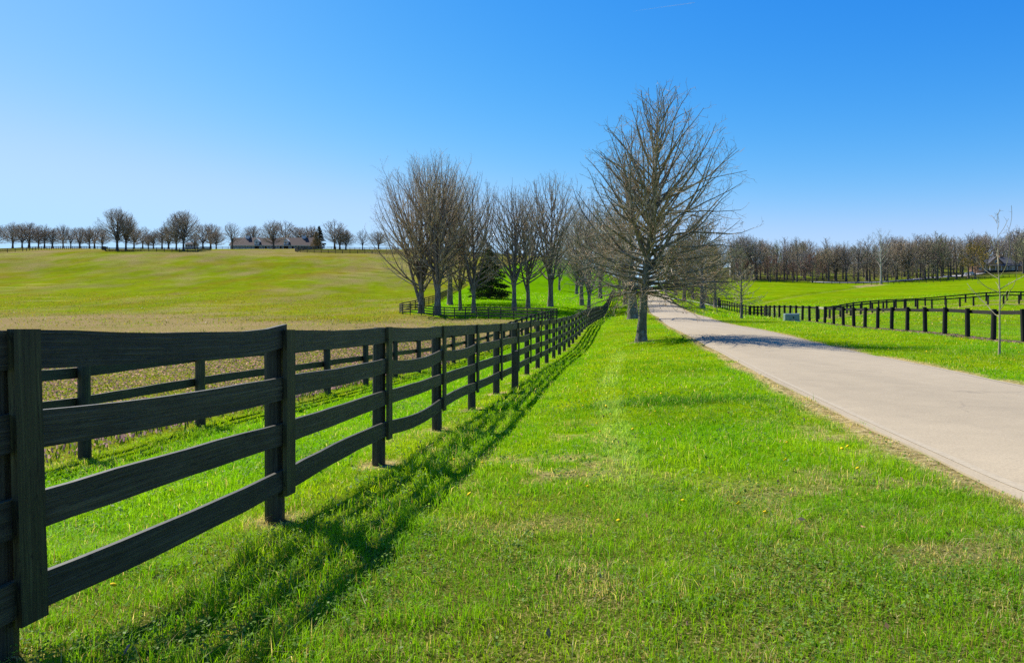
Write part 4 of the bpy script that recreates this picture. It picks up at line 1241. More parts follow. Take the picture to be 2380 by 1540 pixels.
conifer(83, (xx, 384, H1(xx, 384)), 9.6, 3.7, 'rusty tan conical tree in front of the dark spruce by the barn', M_tan, n=80, per=60, size=.38, name='rusty_conifer')

# ------------------------------------------------------------------ barn
M_barnwall = simple('pale_barn_siding', (.46, .50, .53), .7, .2, .05, .6, bstr=0)
M_barnroof = simple('brown_shingles', (.078, .054, .044), .85, .15, .22, 3.5, bstr=.3, bdist=.03)
M_trim = simple('cream_trim', (.62, .60, .50), .6, .3, .05, 2, bstr=0)
M_dark = simple('dark_opening', (.012, .012, .014), .8, .2, .1, 2, bstr=0)
M_glass = simple('window_glass', (.05, .06, .08), .1, .6, .1, 1, bstr=0)
def build_barn():
    z = 398; x0, x1 = X(533, z), X(731, z)
    L = x1 - x0; cx = (x0 + x1) / 2
    base = H1(cx, z) - .1
    eave = CAMZ + (765 - 568.5) * z / F - base; ridge = CAMZ + (765 - 550.0) * z / F - base
    root = empty('barn', (cx, z + 6, base))
    tag(root, 'long low pale barn with brown roof, two cupolas and two dormers', 'barn')
    h = L / 2; D = 6.0
    w = MB(); w.prism([(-D, -1.5), (D, -1.5), (D, eave), (0, ridge - .25), (-D, eave)], 'x', -h + .6, h - .6)
    w.build('wall', M_barnwall, root)
    r = MB(); ov = .9
    sl = (ridge - eave) / D
    for s in (-1, 1):
        a = (s * (D + ov), eave - ov * sl); b = (0, ridge)
        r.prism([(a[0], a[1]), (b[0], b[1]), (b[0], b[1] + .22), (a[0], a[1] + .22)], 'x', -h, h)
    roof = r.build('roof', M_barnroof, root)
    t = MB(); t.box(-h, h, -D - ov - .05, -D - ov + .05 + .02, eave - ov * sl - .12, eave - ov * sl + .2)
    t.build('fascia', M_trim, root)
    k = (x1 - x0) / (731 - 533)
    def bx(px): return (px - 632) * k
    for px in (597, 665):
        d = MB(); c = bx(px)
        zt = eave + 1.1
        y0 = -D - .4
        d.prism([(c - 1.35, eave - .5), (c + 1.35, eave - .5), (c + 1.35, zt + .9), (c, zt + 2.3), (c - 1.35, zt + .9)], 'y', y0, -1.6)
        dm = d.build('dormer', M_barnwall, root)
        rr = MB()
        for s in (-1, 1):
            rr.prism([(c + s * 1.75, zt + .62), (c, zt + 2.42), (c, zt + 2.62), (c + s * 1.75, zt + .82)], 'y', y0 - .35, -1.0)
        rr.build('dormer_roof', M_trim, dm)
        wn_ = MB(); wn_.box(c - .5, c + .5, y0 - .04, y0 - .01, eave + .5, zt + .7); wn_.build('window', M_glass, dm)
        tr = MB()
        tr.box(c - .62, c + .62, y0 - .07, y0 - .045, zt + .7, zt + .82); tr.box(c - .62, c + .62, y0 - .07, y0 - .045, eave + .38, eave + .5)
        tr.box(c - .62, c - .5, y0 - .07, y0 - .045, eave + .5, zt + .7); tr.box(c + .5, c + .62, y0 - .07, y0 - .045, eave + .5, zt + .7); tr.box(c - .04, c + .04, y0 - .07, y0 - .045, eave + .5, zt + .7)
        tr.build('window_frame', M_trim, dm)
        dd = MB(); dd.box(c - 1.25, c + 1.25, -D - .03, -D - .002, -1.0, eave - .35); dd.build('doorway', M_dark, root)
    for px in (567, 700):
        c = bx(px); q = MB()
        q.box(c - .95, c + .95, -.95, .95, ridge - .6, ridge + 1.0)
        cu = q.build('cupola', M_barnwall, root)
        g_ = MB(); g_.box(c - .8, c + .8, -.8, .8, ridge + 1.0, ridge + 2.0); lou = g_.build('lantern', M_trim, cu)
        for s in (-1, 0, 1):
            wv = MB(); wv.box(c + s * .48 - .16, c + s * .48 + .16, -.84, -.805, ridge + 1.12, ridge + 1.85); wv.build('louvre', M_glass, lou)
        p = MB(); e = ridge + 2.0
        p.poly([(c - 1.1, -1.1, e), (c - 1.1, 1.1, e), (c + 1.1, 1.1, e), (c + 1.1, -1.1, e)])
        for A, B in (((-1.1, -1.1), (1.1, -1.1)), ((1.1, -1.1), (1.1, 1.1)), ((1.1, 1.1), (-1.1, 1.1)), ((-1.1, 1.1), (-1.1, -1.1))):
            p.poly([(c + A[0], A[1], e + .01), (c + B[0], B[1], e + .01), (c, 0, e + 1.15)])
        p.build('cupola_roof', M_barnroof, cu)
    for i in range(27):
        c = -h + 2.2 + i * (L - 4.4) / 26
        if min(abs(c - bx(597)), abs(c - bx(665))) < 2.2: continue
        m = MB()
        if i in (11, 16, 20):
            m.box(c - .5, c + .5, -D - .03, -D - .002, -.8, eave - .5); m.build('stall_door', M_dark, root)
        else:
            m.box(c - .45, c + .45, -D - .03, -D - .002, eave - 1.35, eave - .75); m.build('window', M_glass, root)
build_barn()
# small far house behind the left skyline trees
def small_house(px, z, toppy, wpx, label, wallm, roofm, name='house', gable=True):
    x = X(px, z); g = H1(x, z)
    top = CAMZ + (765 - toppy) * z / F - g
    w = wpx * z / F / 2
    root = empty(name, (x, z, g)); tag(root, label, 'house')
    m = MB(); m.prism([(-4, -1.5), (4, -1.5), (4, top * .62), (0, top * .95), (-4, top * .62)], 'x', -w, w); m.build('wall', wallm, root)
    r = MB()
    for s in (-1, 1):
        r.prism([(s * 4.5, top * .58), (0, top * .96), (0, top), (s * 4.5, top * .58 + .18)], 'x', -w - .4, w + .4)
    r.build('roof', roofm, root)
    for i in range(3):
        c = (i - 1) * w * .6
        q = MB(); q.box(c - .45, c + .45, -4.04, -4.005, top * .25, top * .45); q.build('window', M_glass, root)
    return root
M_white = simple('white_siding', (.68, .68, .66), .7, .2, .05, 1, bstr=0)
M_greyroof = simple('grey_shingles', (.085, .088, .095), .85, .15, .15, 3, bstr=.2, bdist=.02)
small_house(446, 455, 563, 18, 'small bluish house roof glimpsed behind the second pair of big skyline trees', M_barnwall, M_greyroof)
small_house(1710, 425, 588, 20, 'small white house glimpsed through trees above the young tree', M_white, M_greyroof)

# ------------------------------------------------------------------ brick house on the right-hand slope
def make_brick():
    m, n, l, b = nmat('orange_brick')
    br = n.new('ShaderNodeTexBrick'); br.inputs['Scale'].default_value = 3.2
    br.inputs['Color1'].default_value = (.42, .19, .09, 1); br.inputs['Color2'].default_value = (.50, .27, .14, 1); br.inputs['Mortar'].default_value = (.5, .42, .33, 1)
    l.new(n.new('ShaderNodeTexCoord').outputs['Object'], br.inputs['Vector'])
    l.new(br.outputs[0], b.inputs['Base Color']); b.inputs['Roughness'].default_value = .9
    return m
M_brick = make_brick()
def window_at(root, x, y, z, w, h, nrm='y'):
    f = MB(); 
    f.box(x - w / 2 - .12, x + w / 2 + .12, y - .08, y - .02, z - .12, z)
    f.box(x - w / 2 - .12, x + w / 2 + .12, y - .08, y - .02, z + h, z + h + .12)
    f.box(x - w / 2 - .12, x - w / 2, y - .08, y - .02, z, z + h); f.box(x + w / 2, x + w / 2 + .12, y - .08, y - .02, z, z + h)
    f.box(x - .04, x + .04, y - .075, y - .02, z, z + h)
    fr = f.build('window', M_white, root)
    p = MB(); p.box(x - w / 2, x + w / 2, y - .045, y - .012, z, z + h); p.build('pane', M_glass, fr)
def build_house():
    z = 402; x = X(2308, z); g = H1(x, z)
    k = z / F
    root = empty('brick_house', (x, z, g), math.radians(-8)); tag(root, 'brick house with grey roofs and dark porch half hidden by trees', 'house')
    top = CAMZ + (765 - 598) * k - g
    e = top * .52
    m = MB()
    m.prism([(-5, -2), (5, -2), (5, e), (0, top - .2), (-5, e)], 'x', -7.5, 9.5); m.build('wall', M_brick, root)
    r = MB()
    for s in (-1, 1): r.prism([(s * 5.6, e - .35), (0, top - .15), (0, top + .05), (s * 5.6, e - .15)], 'x', -8, 10)
    r.build('roof', M_greyroof, root)
    # front gable
    gb = MB(); gb.prism([(-5.2, e - 1.0), (1.4, e - 1.0), (1.4, e + .3), (-1.9, top - .4), (-5.2, e + .3)], 'y', -6.6, -1.0); ga = gb.build('gable', M_brick, root)
    gr = MB()
    for s in (-1, 1): gr.prism([(-1.9 + s * 3.9, e - .1), (-1.9, top - .38), (-1.9, top - .16), (-1.9 + s * 3.9, e + .12)], 'y', -7.1, -.6)
    gr.build('gable_roof', M_greyroof, ga)
    window_at(root, -1.9, -6.6, e + .2, 1.4, 1.5)
    window_at(root, 5.5, -5.0, e * .3, 1.3, 1.3)
    # left wing end and chimney
    lw = MB(); lw.prism([(-12.0, -2), (-7.6, -2), (-7.6, e + .2), (-9.8, top - .3), (-12.0, e + .2)], 'y', -5.5, 3); wg = lw.build('wing', M_brick, root)
    wr = MB()
    for s in (-1, 1): wr.prism([(-9.8 + s * 2.7, e - .2), (-9.8, top - .28), (-9.8, top - .06), (-9.8 + s * 2.7, e)], 'y', -5.9, 3.3)
    wr.build('wing_roof', M_greyroof, wg)
    window_at(root, -9.8, -5.5, e + .1, .8, 1.3); window_at(root, -9.8, -5.5, .8, 1.1, 1.5)
    ch = MB(); ch.box(3.0, 4.0, -.5, .5, top - 1.2, top + 1.1); ch.build('chimney', M_brick, root)
    # porch
    pr = MB(); pr.prism([(-9.6, e - 1.75), (-6.61, e - .7), (-6.61, e - .5), (-9.6, e - 1.55)], 'x', -6.8, 8.5); pc = pr.build('porch_roof', M_greyroof, root)
    for c in (-6.4, -3.4, -.4, 2.6, 5.6, 8.0):
        q = MB(); q.box(c - .12, c + .12, -9.3, -9.06, -1.5, e - 1.7); q.build('porch_post', M_white, root)
    dk = MB(); dk.box(-6.6, 8.3, -9.5, -5.05, -1.6, .15); dk.build('porch_floor', M_fencefar, root)
    rw = MB(); rw.box(9.6, 15.5, -4.5, 4.5, -2, e * .7); gw = rw.build('garage_wing', M_brick, root)
    rr = MB()
    for s in (-1, 1): rr.prism([(s * 5.0, e * .62), (0, e * .7 + 2.3), (0, e * .7 + 2.5), (s * 5.0, e * .62 + .2)], 'x', 9.62, 16)
    rr.build('garage_roof', M_greyroof, gw)
build_house()

# ------------------------------------------------------------------ pickup and trailer
M_car = simple('silver_blue_paint', (.42, .48, .56), .3, .5, .03, 1, metal=.3, bstr=0)
M_tyre = simple('tyre_rubber', (.02, .02, .02), .8, .2, .1, 4, bstr=0)
M_rim = simple('wheel_metal', (.5, .5, .52), .35, .5, .05, 4, metal=.8, bstr=0)
def wheel(root, x, y, r, w):
    a = MB(); a.tube([(x, y - w / 2, r), (x, y - w / 2 + .04, r), (x, y + w / 2 - .04, r), (x, y + w / 2, r)], [r * .9, r, r, r * .9], 18)
    wh = a.build('wheel', M_tyre, root)
    b = MB(); s = -1 if y < 0 else 1; b.tube([(x, y + s * (w / 2 - .02), r), (x, y + s * (w / 2 + .02), r)], [r * .6, r * .52], 14); b.build('rim', M_rim, wh)
def build_truck():
    z = 390; x = X(2254, z)
    g = H1(x, z) + .26
    root = empty('pickup_truck', (x, z, g), math.radians(6)); tag(root, 'silver-blue pickup truck parked on the gravel drive below the brick house', 'pickup truck')
    W = .95
    b = MB()
    b.prism([(-2.7, .45), (2.6, .45), (2.75, .62), (2.7, .95), (2.4, 1.08), (1.35, 1.16), (-.75, 1.16), (-.75, 1.10), (-2.68, 1.10), (-2.72, .6)], 'y', -W, W)
    body = b.build('body', M_car, root, bevel=.05)
    c = MB(); c.prism([(-.72, 1.165), (1.30, 1.165), (.75, 1.78), (-.5, 1.80)], 'y', -W + .1, W - .1); cab = c.build('cab', M_car, root, bevel=.04)
    for s in (-1, 1):
        g_ = MB(); yy = s * (W - .095)
        g_.prism([(-.55, 1.24), (.25, 1.24), (.25, 1.70), (-.42, 1.72)], 'y', yy - .008, yy + .008); g_.build('side_window', M_glass, cab)
        g2_ = MB(); g2_.prism([(.33, 1.24), (1.02, 1.24), (.68, 1.68), (.33, 1.70)], 'y', yy - .008, yy + .008); g2_.build('side_window', M_glass, cab)
    ws = MB(); ws.poly([(1.25, -.72, 1.23), (1.25, .72, 1.23), (.82, .66, 1.72), (.82, -.66, 1.72)]); ws.v = [(a + .03, b_, c_ + .02) for a, b_, c_ in ws.v]; ws.build('windscreen', M_glass, cab)
    bed = MB(); bed.box(-2.55, -.85, -.78, .78, 1.095, 1.11); bed.build('bed_liner', M_dark, root)
    for s in (-1, 1):
        hl = MB(); hl.box(2.66, 2.74, s * .72 - .14, s * .72 + .14, .78, .93); hl.build('headlight', M_white, body)
    for xx_ in (-1.75, 1.75):
        for s in (-1, 1): wheel(root, xx_, s * (W - .06), .40, .26)
    # trailer
    x2 = X(2227, z); t = empty('flatbed_trailer', (x2, z + 1, H1(x2, z + 1) + .26), math.radians(6)); tag(t, 'low dark flatbed trailer parked left of the pickup truck', 'trailer')
    d = MB(); d.box(-2.1, 1.6, -.95, .95, .5, .62); d.build('deck', M_dark, t)
    rl = MB()
    for s in (-.92, .92): rl.tube([(-2.1, s, .63), (-2.1, s, .95), (1.6, s, .95), (1.6, s, .63)], .03, 6)
    rl.build('side_rail', M_tyre, t)
    dr = MB(); dr.tube([(1.6, -.5, .55), (2.7, 0, .5)], .04, 6); dr.tube([(1.6, .5, .55), (2.7, 0, .5)], .04, 6); dr.build('drawbar', M_tyre, t)
    for xx_ in (-.6, .2):
        for s in (-1, 1): wheel(t, xx_, s * 1.05, .30, .2)
build_truck()

# ------------------------------------------------------------------ green utility box
M_box = simple('green_utility_paint', (.15, .22, .20), .5, .4, .12, 2.5, bstr=0)
M_conc = simple('pale_concrete', (.42, .40, .36), .9, .2, .12, 12)
def build_box():
    z = 54; x = X(1839, z); g = H1(x, z)
    root = empty('utility_box', (x, z, g), math.radians(-12)); tag(root, 'squat dark green utility box standing in front of the right roadside fence', 'utility box')
    m = MB(); m.box(-.60, .60, -.42, .42, -.1, .06); m.build('pad', M_conc, root)
    b = MB(); b.prism([(-.40, .06), (.38, .06), (.38, .60), (-.30, .60), (-.40, .50)], 'x', -.54, .54); b.build('cabinet', M_box, root, bevel=.035)
    l_ = MB(); l_.box(-.50, .50, -.415, -.403, .10, .46); dd = l_.build('door', M_box, root, bevel=.01)
    h_ = MB(); h_.box(.05, .12, -.45, -.416, .22, .34); h_.build('handle', M_dark, dd)
build_box()

# ------------------------------------------------------------------ metal field gates
M_galv = simple('galvanised_gate', (.30, .32, .31), .5, .4, .08, 6, metal=.1, bstr=0)
def gate(xa, ya, xb, yb, label):
    L = math.hypot(xb - xa, yb - ya); g = (H1(xa, ya) + H1(xb, yb)) / 2
    root = empty('field_gate', (xa, ya, g), math.atan2(yb - ya, xb - xa)); tag(root, label, 'gate', 'metal gates into the right paddock')
    f = MB(); r = .025; h = 1.42
    f.tube([(.06, 0, .15), (.06, 0, h - .15), (.1, 0, h - .05), (.2, 0, h), (L - .2, 0, h), (L - .1, 0, h - .05), (L - .06, 0, h - .15), (L - .06, 0, .15)], .034, 8)
    f.build('frame', M_galv, root, smooth=True)
    for k in range(6):
        q = MB(); zz = .16 + k * .19
        q.tube([(.07, 0, zz), (L - .07, 0, zz)], .019, 6); q.build('bar', M_galv, root, smooth=True)
    for s in (.33, .66):
        q = MB(); q.tube([(L * s, .03, .15), (L * s, .03, h)], .018, 6); q.build('upright', M_galv, root, smooth=True)
A = (X(1783, 82), 82.0); Bm = (X(1846, 81), 81.0); Cc = (X(1905, 80), 80.0)
gate(A[0], A[1], Bm[0] - .15, Bm[1], 'left of the two grey tubular metal gates behind the utility box')
gate(Bm[0] + .15, Bm[1], Cc[0] - .2, Cc[1], 'right of the two grey tubular metal gates, hung on the lane fence end post')
for (x_, y_), lb in ((A, 'square black post carrying the left metal gate'), (Cc, 'black gate post where the lane fence meets the right metal gate')):
    v, q, t, c = post_mesh(0, 0, -.3, 1.55, .12, (0, 0), 8, rnd=.3, seg=3)
    o = mesh_np('gate_post', v, q, t, M_fencefar, cols=c); o.location = (x_ - .12, y_ + .05, H1(x_, y_)); tag(o, lb, 'post')
fence('low black plank fence behind the front posts between road bend and left gate', along([(X(1752, 92), 92), (X(1783, 82.3), 82.3)], 2.44), None, [0, .4, .8], .15, side=1, height=1.4, mat=M_fencefar, seg=2)

# ------------------------------------------------------------------ grass
def blades(name, x, y, h, w, lean_dir=None, colf=None, mat=None, label=None, two=True, cat='grass', zoff=-.01, lean=.5, curl=1.0):
    n = len(x)
    z = H(x, y) + (fbm(x, y, 1.3, 41) - .5) * .035 * np.clip(np.hypot(x, y) / 3, 0, 1) + zoff
    a = rng.random(n) * 2 * pi
    ca, sa = np.cos(a), np.sin(a)
    ld = rng.random(n) * 2 * pi
    lm = np.abs(rng.normal(0, lean, n)).clip(0, 1.6) * h
    lx, ly = np.cos(ld) * lm, np.sin(ld) * lm
    B = np.stack([x, y, z], 1)
    side = np.stack([ca * w / 2, sa * w / 2, np.zeros(n)], 1)
    if two:
        mid = B + np.stack([lx * .30, ly * .30, h * .58], 1)
        tip = B + np.stack([lx, ly, h * (1.0 - .22 * np.minimum(1, (lm / h)) ** 2)], 1)
        V = np.stack([B - side, B + side, mid - side * .8, mid + side * .8, tip], 1)
        k = np.arange(n)[:, None] * 5
        q = k + np.array([[0, 1, 3, 2]]); t = k + np.array([[2, 3, 4]])
        c = colf
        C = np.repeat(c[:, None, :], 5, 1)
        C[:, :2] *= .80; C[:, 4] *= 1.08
    else:
        tip = B + np.stack([lx, ly, h], 1)
        V = np.stack([B - side, B + side, tip], 1)
        q = None; t = np.arange(n)[:, None] * 3 + np.array([[0, 1, 2]])
        C = np.repeat(colf[:, None, :], 3, 1)
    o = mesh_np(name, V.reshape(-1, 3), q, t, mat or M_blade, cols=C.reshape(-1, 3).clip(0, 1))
    tag(o, label, cat, None, 'stuff')
    return o
def grass_color(x, y, dry, lush, pink, field):
    n = len(x)
    r = rng.random(n); r2 = rng.random(n)
    base = np.array([.155, .36, .003]); yel = np.array([.35, .50, .005]); deep = np.array([.075, .23, .005]); straw = np.array([.68, .56, .27]); blu = np.array([.24, .42, .06])
    t = np.clip(fbm(x, y, .8, 51) * 2.2 - .65 + (r - .5) * .8, 0, 1)[:, None]
    c = base * (1 - t) + yel * t
    k = np.clip((np.clip(fbm(x, y, 3.0, 53) * 2.2 - .9, 0, 1) * .8) + .38 * ss(6.5, 3.2, y), 0, .9)[:, None]  # foreground dimming put into the blade colour, deeper towards the viewpoint
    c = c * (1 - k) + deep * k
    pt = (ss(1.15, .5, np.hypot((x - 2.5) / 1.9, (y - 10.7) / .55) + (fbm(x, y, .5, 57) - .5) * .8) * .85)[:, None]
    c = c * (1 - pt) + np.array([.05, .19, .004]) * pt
    k = (lush * .5)[:, None]; c = c * (1 - k) + np.array([.18, .46, .004]) * k
    k = ((r2 < .12) * .7)[:, None]; c = c * (1 - k) + blu * k
    s = (rng.random(n) < np.clip(dry * .85 + .045, 0, .95))[:, None]
    c = np.where(s, straw * rng.uniform(.6, 1.15, n)[:, None], c)
    fc = np.where((rng.random(n) < .6)[:, None], np.array([.24, .215, .035]), np.array([.17, .27, .006]))
    c = np.where((field > .5)[:, None], fc, c)
    brown = (rng.random(n) < .10 * ss(6.5, 3.0, y))[:, None]  # more brown blades close by, also darkening the foreground
    c = np.where(brown, np.array([.22, .17, .06]), c)
    # faint worn wheel track in the turf
    k = (ss(.30, .08, np.abs(x - (.152 * y - .02 + .12 * np.sin(y * .35)))) * ss(4, 7, y) * ss(34, 20, y) * .55 * (rng.random(n) < .6))[:, None]
    c = c * (1 - k) + np.array([.52, .66, .20]) * k
    return c * (rng.uniform(.84, 1.2, n) * 1.12)[:, None]
def scatter(y0, y1, dens, umax=.80):
    area = umax * (y1 * y1 - y0 * y0)
    n = int(area * dens)
    y = np.sqrt(rng.random(n) * (y1 * y1 - y0 * y0) + y0 * y0)
    x = (rng.random(n) * 2 - 1) * umax * y
    return x, y
def grass_zone(y0, y1, dens, hm, wm, name, two, label, keepfield=False, lean=.85):
    if y0 < 0:      # turf beside and behind the spot the photograph was taken from
        n_ = int(17 * 13 * dens); x = rng.uniform(-8, 9, n_); y = rng.uniform(-4, 9, n_)
        k_ = ~((np.abs(x) < .8 * y) & (y > 1.5)); x = x[k_]; y = y[k_]
    else:
        x, y = scatter(y0, y1, dens, .80 if y0 < 5 else .95)
    e = x - road_x(y)
    tuft = fbm(x, y, .16 if y0 < 6 else .35, 71, 2)
    jitter = (fbm(x, y, .5, 72) - .5) * .16
    ok = ~((e > -.02 + jitter) & (e < ROADW + .02 - jitter))
    f, d, lu, pk = masks(x, y)
    ok &= rng.random(len(x)) < np.clip(.35 + tuft * 1.1, 0, 1) * (1 - .62 * d) * (1 - .75 * pk)
    if not keepfield: ok &= f < .6
    x, y, f, d, lu, pk, tuft = (a[ok] for a in (x, y, f, d, lu, pk, tuft))
    near = ss(.6, .15, np.abs(x - fen_x(y) - .6)) * .85 * ss(.38, .58, fbm(x, y, .5, 79)) + 1.1 * ss(1.15, .5, np.hypot((x - 2.5) / 1.9, (y - 10.7) / .55)) + ss(.5, .1, np.abs(x - fen_x(y))) * .15
    tall = ss(.58, .75, fbm(x, y, 1.0, 77)) * .5 + ss(.66, .8, vnoise(x, y, .3, 78)) * .8
    h = hm * (.45 + 1.0 * rng.random(len(x))) * (.65 + .7 * tuft) * (1 + near * 1.0 + tall + .25 * lu) * (1 - .45 * d)
    w = wm * rng.uniform(.6, 1.3, len(x))
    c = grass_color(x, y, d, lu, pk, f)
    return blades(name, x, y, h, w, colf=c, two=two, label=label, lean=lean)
GD = 'green and straw-coloured lawn grass '
grass_zone(1.5, 5.2, 6000, .047, .0040, 'grass', True, GD + 'in the foreground')
grass_zone(-4, 9, 900, .050, .0075, 'grass', True, GD + 'beside the viewpoint')
grass_zone(5.2, 11, 2200, .046, .0062, 'grass', True, GD + 'in the middle distance', True)
grass_zone(11, 24, 480, .046, .012, 'grass', True, GD + 'around the lone oak', True)
grass_zone(24, 60, 110, .055, .022, 'grass', False, GD + 'along the verges', True)
grass_zone(60, 150, 6, .12, .10, 'grass', False, GD + 'on the slopes', True, lean=.9)

# broad-leaved weeds near the fence and in the lawn
def weeds(y0, y1, dens, size, label):
    x, y = scatter(y0, y1, dens)
    e = x - road_x(y)
    f, d, lu, pk = masks(x, y)
    p = .12 + ss(.5, .66, fbm(x, y, .9, 91)) * .9 + ss(.5, .1, np.abs(x - fen_x(y) - .5)) * .25
    ok = ((e < -.1) | (e > ROADW + .1)) & (rng.random(len(x)) < p) & (f < .6)
    x, y = x[ok], y[ok]; n = len(x)
    k = 5
    X_ = np.repeat(x, k) + rng.normal(0, size * .8, n * k); Y_ = np.repeat(y, k) + rng.normal(0, size * .8, n * k)
    Z_ = H(X_, Y_) + rng.uniform(.015, .075, n * k)
    m = n * k
    P = np.stack([X_, Y_, Z_], 1)
    a = rng.random(m) * 6.28; s = size * rng.uniform(.5, 1.2, m)
    ca, sa = np.cos(a) * s, np.sin(a) * s
    t1 = rng.normal(0, .35, m) * s; t2 = rng.normal(0, .35, m) * s
    V = np.stack([P + np.stack([-ca, -sa, -t1], 1), P + np.stack([-sa * .6, ca * .6, t2], 1), P + np.stack([ca, sa, t1], 1), P + np.stack([sa * .6, -ca * .6, -t2], 1)], 1)
    col = np.array([.17, .30, .035]) * rng.uniform(.6, 1.4, m)[:, None] + np.array([.05, .03, .03]) * rng.random(m)[:, None]
    C = np.repeat(col[:, None], 4, 1)
    o = mesh_np('clover', V.reshape(-1, 3), np.arange(m * 4).reshape(-1, 4), None, M_blade, cols=C.reshape(-1, 3))
    tag(o, label, 'weeds', None, 'stuff')
weeds(1.5, 5.5, 330, .010, 'small leafy weeds scattered in the foreground lawn')
weeds(5.5, 14, 70, .016, 'small leafy weeds farther out in the lawn')

# dead-nettle flowers of the left field and under the right fence
def nettles():
    n = 75000
    y = np.sqrt(rng.random(n) * (52 ** 2 - 5 ** 2) + 25)
    y = 5 + (y - 5) * rng.random(n) ** .35
    x = edge_x(y) - .1 + rng.normal(0, .6, n) * (rng.random(n) < .15) - rng.random(n) ** 1.2 * (y * .8 + edge_x(y)).clip(1, None)
    ok = (x > -y * .82) & (x < edge_x(y) + 1.2)
    f, d, lu, pk = masks(x, y)
    ok &= (rng.random(n) < np.clip(.10 + pk * .8, 0, 1)) & (x < fen_x(y) - .9)
    x, y = x[ok], y[ok]
    n2 = 9000
    y2 = 26 + rng.random(n2) * 40; x2 = rf_x(y2) + rng.normal(0, .42, n2)
    x = np.concatenate([x, x2]); y = np.concatenate([y, y2])
    n3 = 260
    x3, y3 = scatter(2, 9, 1.1, .7); x3 = x3[:n3]; y3 = y3[:n3]
    keep = (x3 < road_x(y3) - .4)
    x = np.concatenate([x, x3[keep]]); y = np.concatenate([y, y3[keep]])
    n = len(x)
    r = np.hypot(x, y); s = np.clip(.0011 * r, .008, .045)
    z = H(x, y)
    strip_ = np.abs(edge_x(y) - x) < .9
    h = rng.uniform(.03, .065, n) * np.where(strip_ & (x < fen_x(y)), 1.9, 1.0)
    P = np.stack([x, y, z], 1)
    a = rng.random(n) * 6.28; u = np.stack([np.cos(a), np.sin(a), np.zeros(n)], 1) * s[:, None]
    top = P + np.stack([rng.normal(0, .012, n), rng.normal(0, .012, n), h], 1)
    low = P + np.stack([np.zeros(n), np.zeros(n), h * .5], 1)
    # leafy lower whorl (green-olive) and flowering head (mauve)
    stem = np.stack([P - u * .9, P + u * .9, low + u * 1.2, low - u * 1.2], 1)
    head = np.stack([low - u * .95, low + u * .95, top + u * .75, top - u * .75], 1)
    v2 = np.stack([-np.sin(a), np.cos(a), np.zeros(n)], 1) * s[:, None]
    head2 = np.stack([low - v2 * .95, low + v2 * .95, top + v2 * .75, top - v2 * .75], 1)
    cs = np.array([.17, .26, .03]) * rng.uniform(.6, 1.2, n)[:, None]
    m_ = strip_ & (x < fen_x(y))
    pal = np.array([[.46, .28, .40], [.16, .12, .20], [.54, .36, .44], [.20, .27, .03], [.28, .28, .06], [.24, .17, .20]])
    ch = pal[rng.integers(0, 6, n)] * rng.uniform(.7, 1.25, n)[:, None]
    pal2 = np.array([[.30, .20, .36], [.10, .17, .03], [.12, .22, .03], [.14, .10, .20], [.42, .30, .44]])
    ch = np.where(m_[:, None], pal2[rng.integers(0, 5, n)] * rng.uniform(.7, 1.3, n)[:, None], ch)
    V = np.concatenate([stem, head, head2]).reshape(-1, 3)
    C = np.concatenate([np.repeat(c[:, None], 4, 1) for c in (cs, ch, ch)]).reshape(-1, 3)
    o = mesh_np('purple_flowers', V, np.arange(3 * n * 4).reshape(-1, 4), None, M_flower, cols=C.clip(0, 1))
    tag(o, 'mauve dead-nettle flowers on the left field and under the right fence', 'flowers', None, 'stuff')
nettles()
# taller scattered weeds on the far left field
def field_tufts():
    n = 2600
    y = 45 + rng.random(n) ** .7 * 215; x = (rng.random(n) * 1.05 - .80) * y
    ok = x < edge_x(y) - 3
    x, y = x[ok], y[ok]; k = 5; n = len(x)
    sc = np.repeat(rng.uniform(.3, 1, n), k)
    X_ = np.repeat(x, k) + rng.normal(0, .10, n * k); Y_ = np.repeat(y, k) + rng.normal(0, .10, n * k)
    c = np.tile(np.array([[.11, .14, .03]]), (n * k, 1)) * rng.uniform(.6, 1.6, n * k)[:, None]
    blades('field_weeds', X_, Y_, .22 * sc, .07 * sc, colf=c, two=False, label='dark weed tufts dotted over the left hillside field', cat='weeds', lean=.5)
field_tufts()
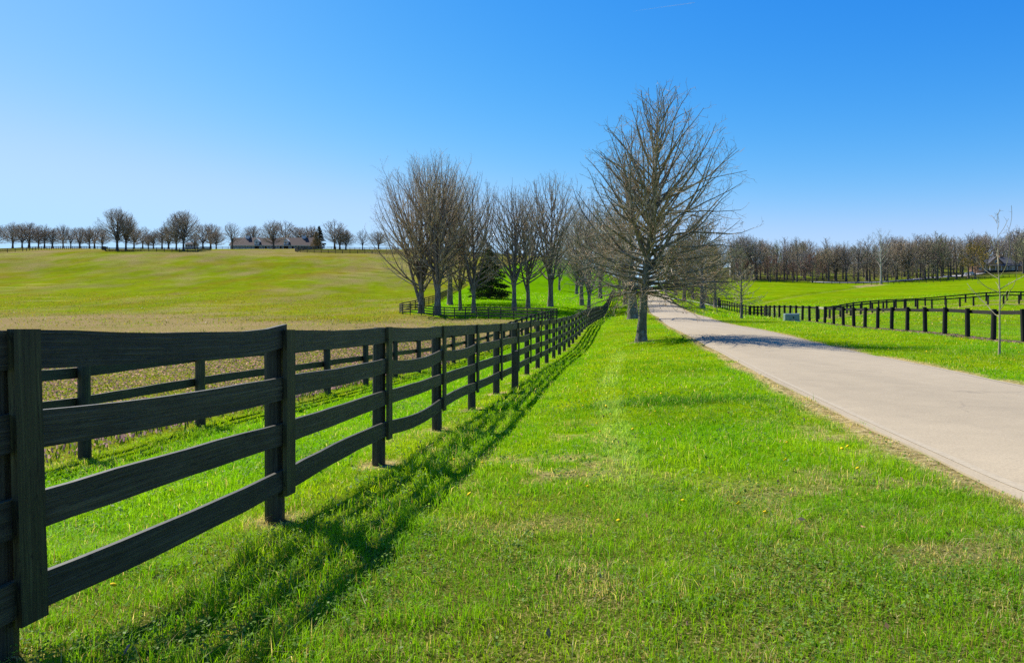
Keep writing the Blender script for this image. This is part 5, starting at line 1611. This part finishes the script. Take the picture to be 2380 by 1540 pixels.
# dandelions
def dandelions():
    pts = []
    for _ in range(330):
        t = rng.random()
        if t < .62:
            y = rng.uniform(17, 62); x = road_x(y) + ROADW + .5 + rng.random() * max(.5, (rf_x(y) - road_x(y) - ROADW - 1.2))
        elif t < .75:
            y = rng.uniform(3.5, 30); x = fen_x(y) - rng.uniform(.2, 3.5)
        else:
            y = rng.uniform(4.5, 40); x = fen_x(y) + .6 + rng.random() * (road_x(y) - fen_x(y) - 1.2)
        pts.append((float(x), float(y)))
    P = np.array(pts); n = len(P); z = H(P[:, 0], P[:, 1])
    k = 8; a = np.arange(k) / k * 2 * pi
    V = []; T = []; m = 0
    for i in range(n):
        r = .017 + .00022 * P[i, 1]
        c = np.array([P[i, 0], P[i, 1], z[i] + rng.uniform(.06, .10)])
        tilt = rng.normal(0, .35, 2)
        ring = np.stack([c[0] + np.cos(a) * r, c[1] + np.sin(a) * r, c[2] + (np.cos(a) * tilt[0] + np.sin(a) * tilt[1]) * r], 1)
        V.append(np.vstack([ring, [c + [0, 0, .012]], [c - [0, 0, .012]]]))
        for j in range(k):
            T.append((m + j, m + (j + 1) % k, m + k)); T.append((m + (j + 1) % k, m + j, m + k + 1))
        m += k + 2
    o = mesh_np('dandelions', np.vstack(V), None, np.array(T), simple('dandelion_yellow', (.85, .58, .01), .7, .1, .1, 9, bstr=0), smooth=True)
    tag(o, 'yellow dandelion heads dotted over verge and lawn', 'flowers', None, 'stuff')
dandelions()
# fallen brown leaves on the lawn
def litter():
    n = 240
    x, y = scatter(2, 14, 1.6, .7); x = x[:n]; y = y[:n]
    ok = (x < road_x(y) - .2) & (x > fen_x(y) - 1)
    x, y = x[ok], y[ok]; n = len(x)
    P = np.stack([x, y, H(x, y) + rng.uniform(.02, .05, n)], 1)
    leaf_cloud(P, .022, rng, 'fallen_leaves', M_leaf, None)
    o = bpy.data.objects['fallen_leaves']; tag(o, 'few brown fallen leaves lying in the lawn', 'leaves', None, 'stuff')
litter()


# ------------------------------------------------------------------ faint contrail high up
def contrail():
    z = 3000.0
    a = Vector((X(1470, z), z, CAMZ + (765 - 27) * z / F)); b = Vector((X(1625, z), z + 60, CAMZ + (765 + 9) * z / F))
    m = bpy.data.materials.new('contrail_vapour'); m.use_nodes = True
    n = m.node_tree.nodes; l = m.node_tree.links
    d = n['Principled BSDF']; d.inputs['Base Color'].default_value = (.9, .93, 1, 1); d.inputs['Roughness'].default_value = 1
    tr = n.new('ShaderNodeBsdfTransparent'); mx = n.new('ShaderNodeMixShader'); mx.inputs[0].default_value = .16
    l.new(tr.outputs[0], mx.inputs[1]); l.new(d.outputs[0], mx.inputs[2]); l.new(mx.outputs[0], n['Material Output'].inputs['Surface'])
    q = MB(); N = 14
    q.tube([tuple(a.lerp(b, i / N) + Vector((0, 0, R.uniform(-.6, .6)))) for i in range(N + 1)], [.3 + 2.3 * (i / N) for i in range(N)] + [.2], 8)
    o = q.build('contrail', m, smooth=True); tag(o, 'faint white contrail streak high in the blue sky', 'contrail')
contrail()
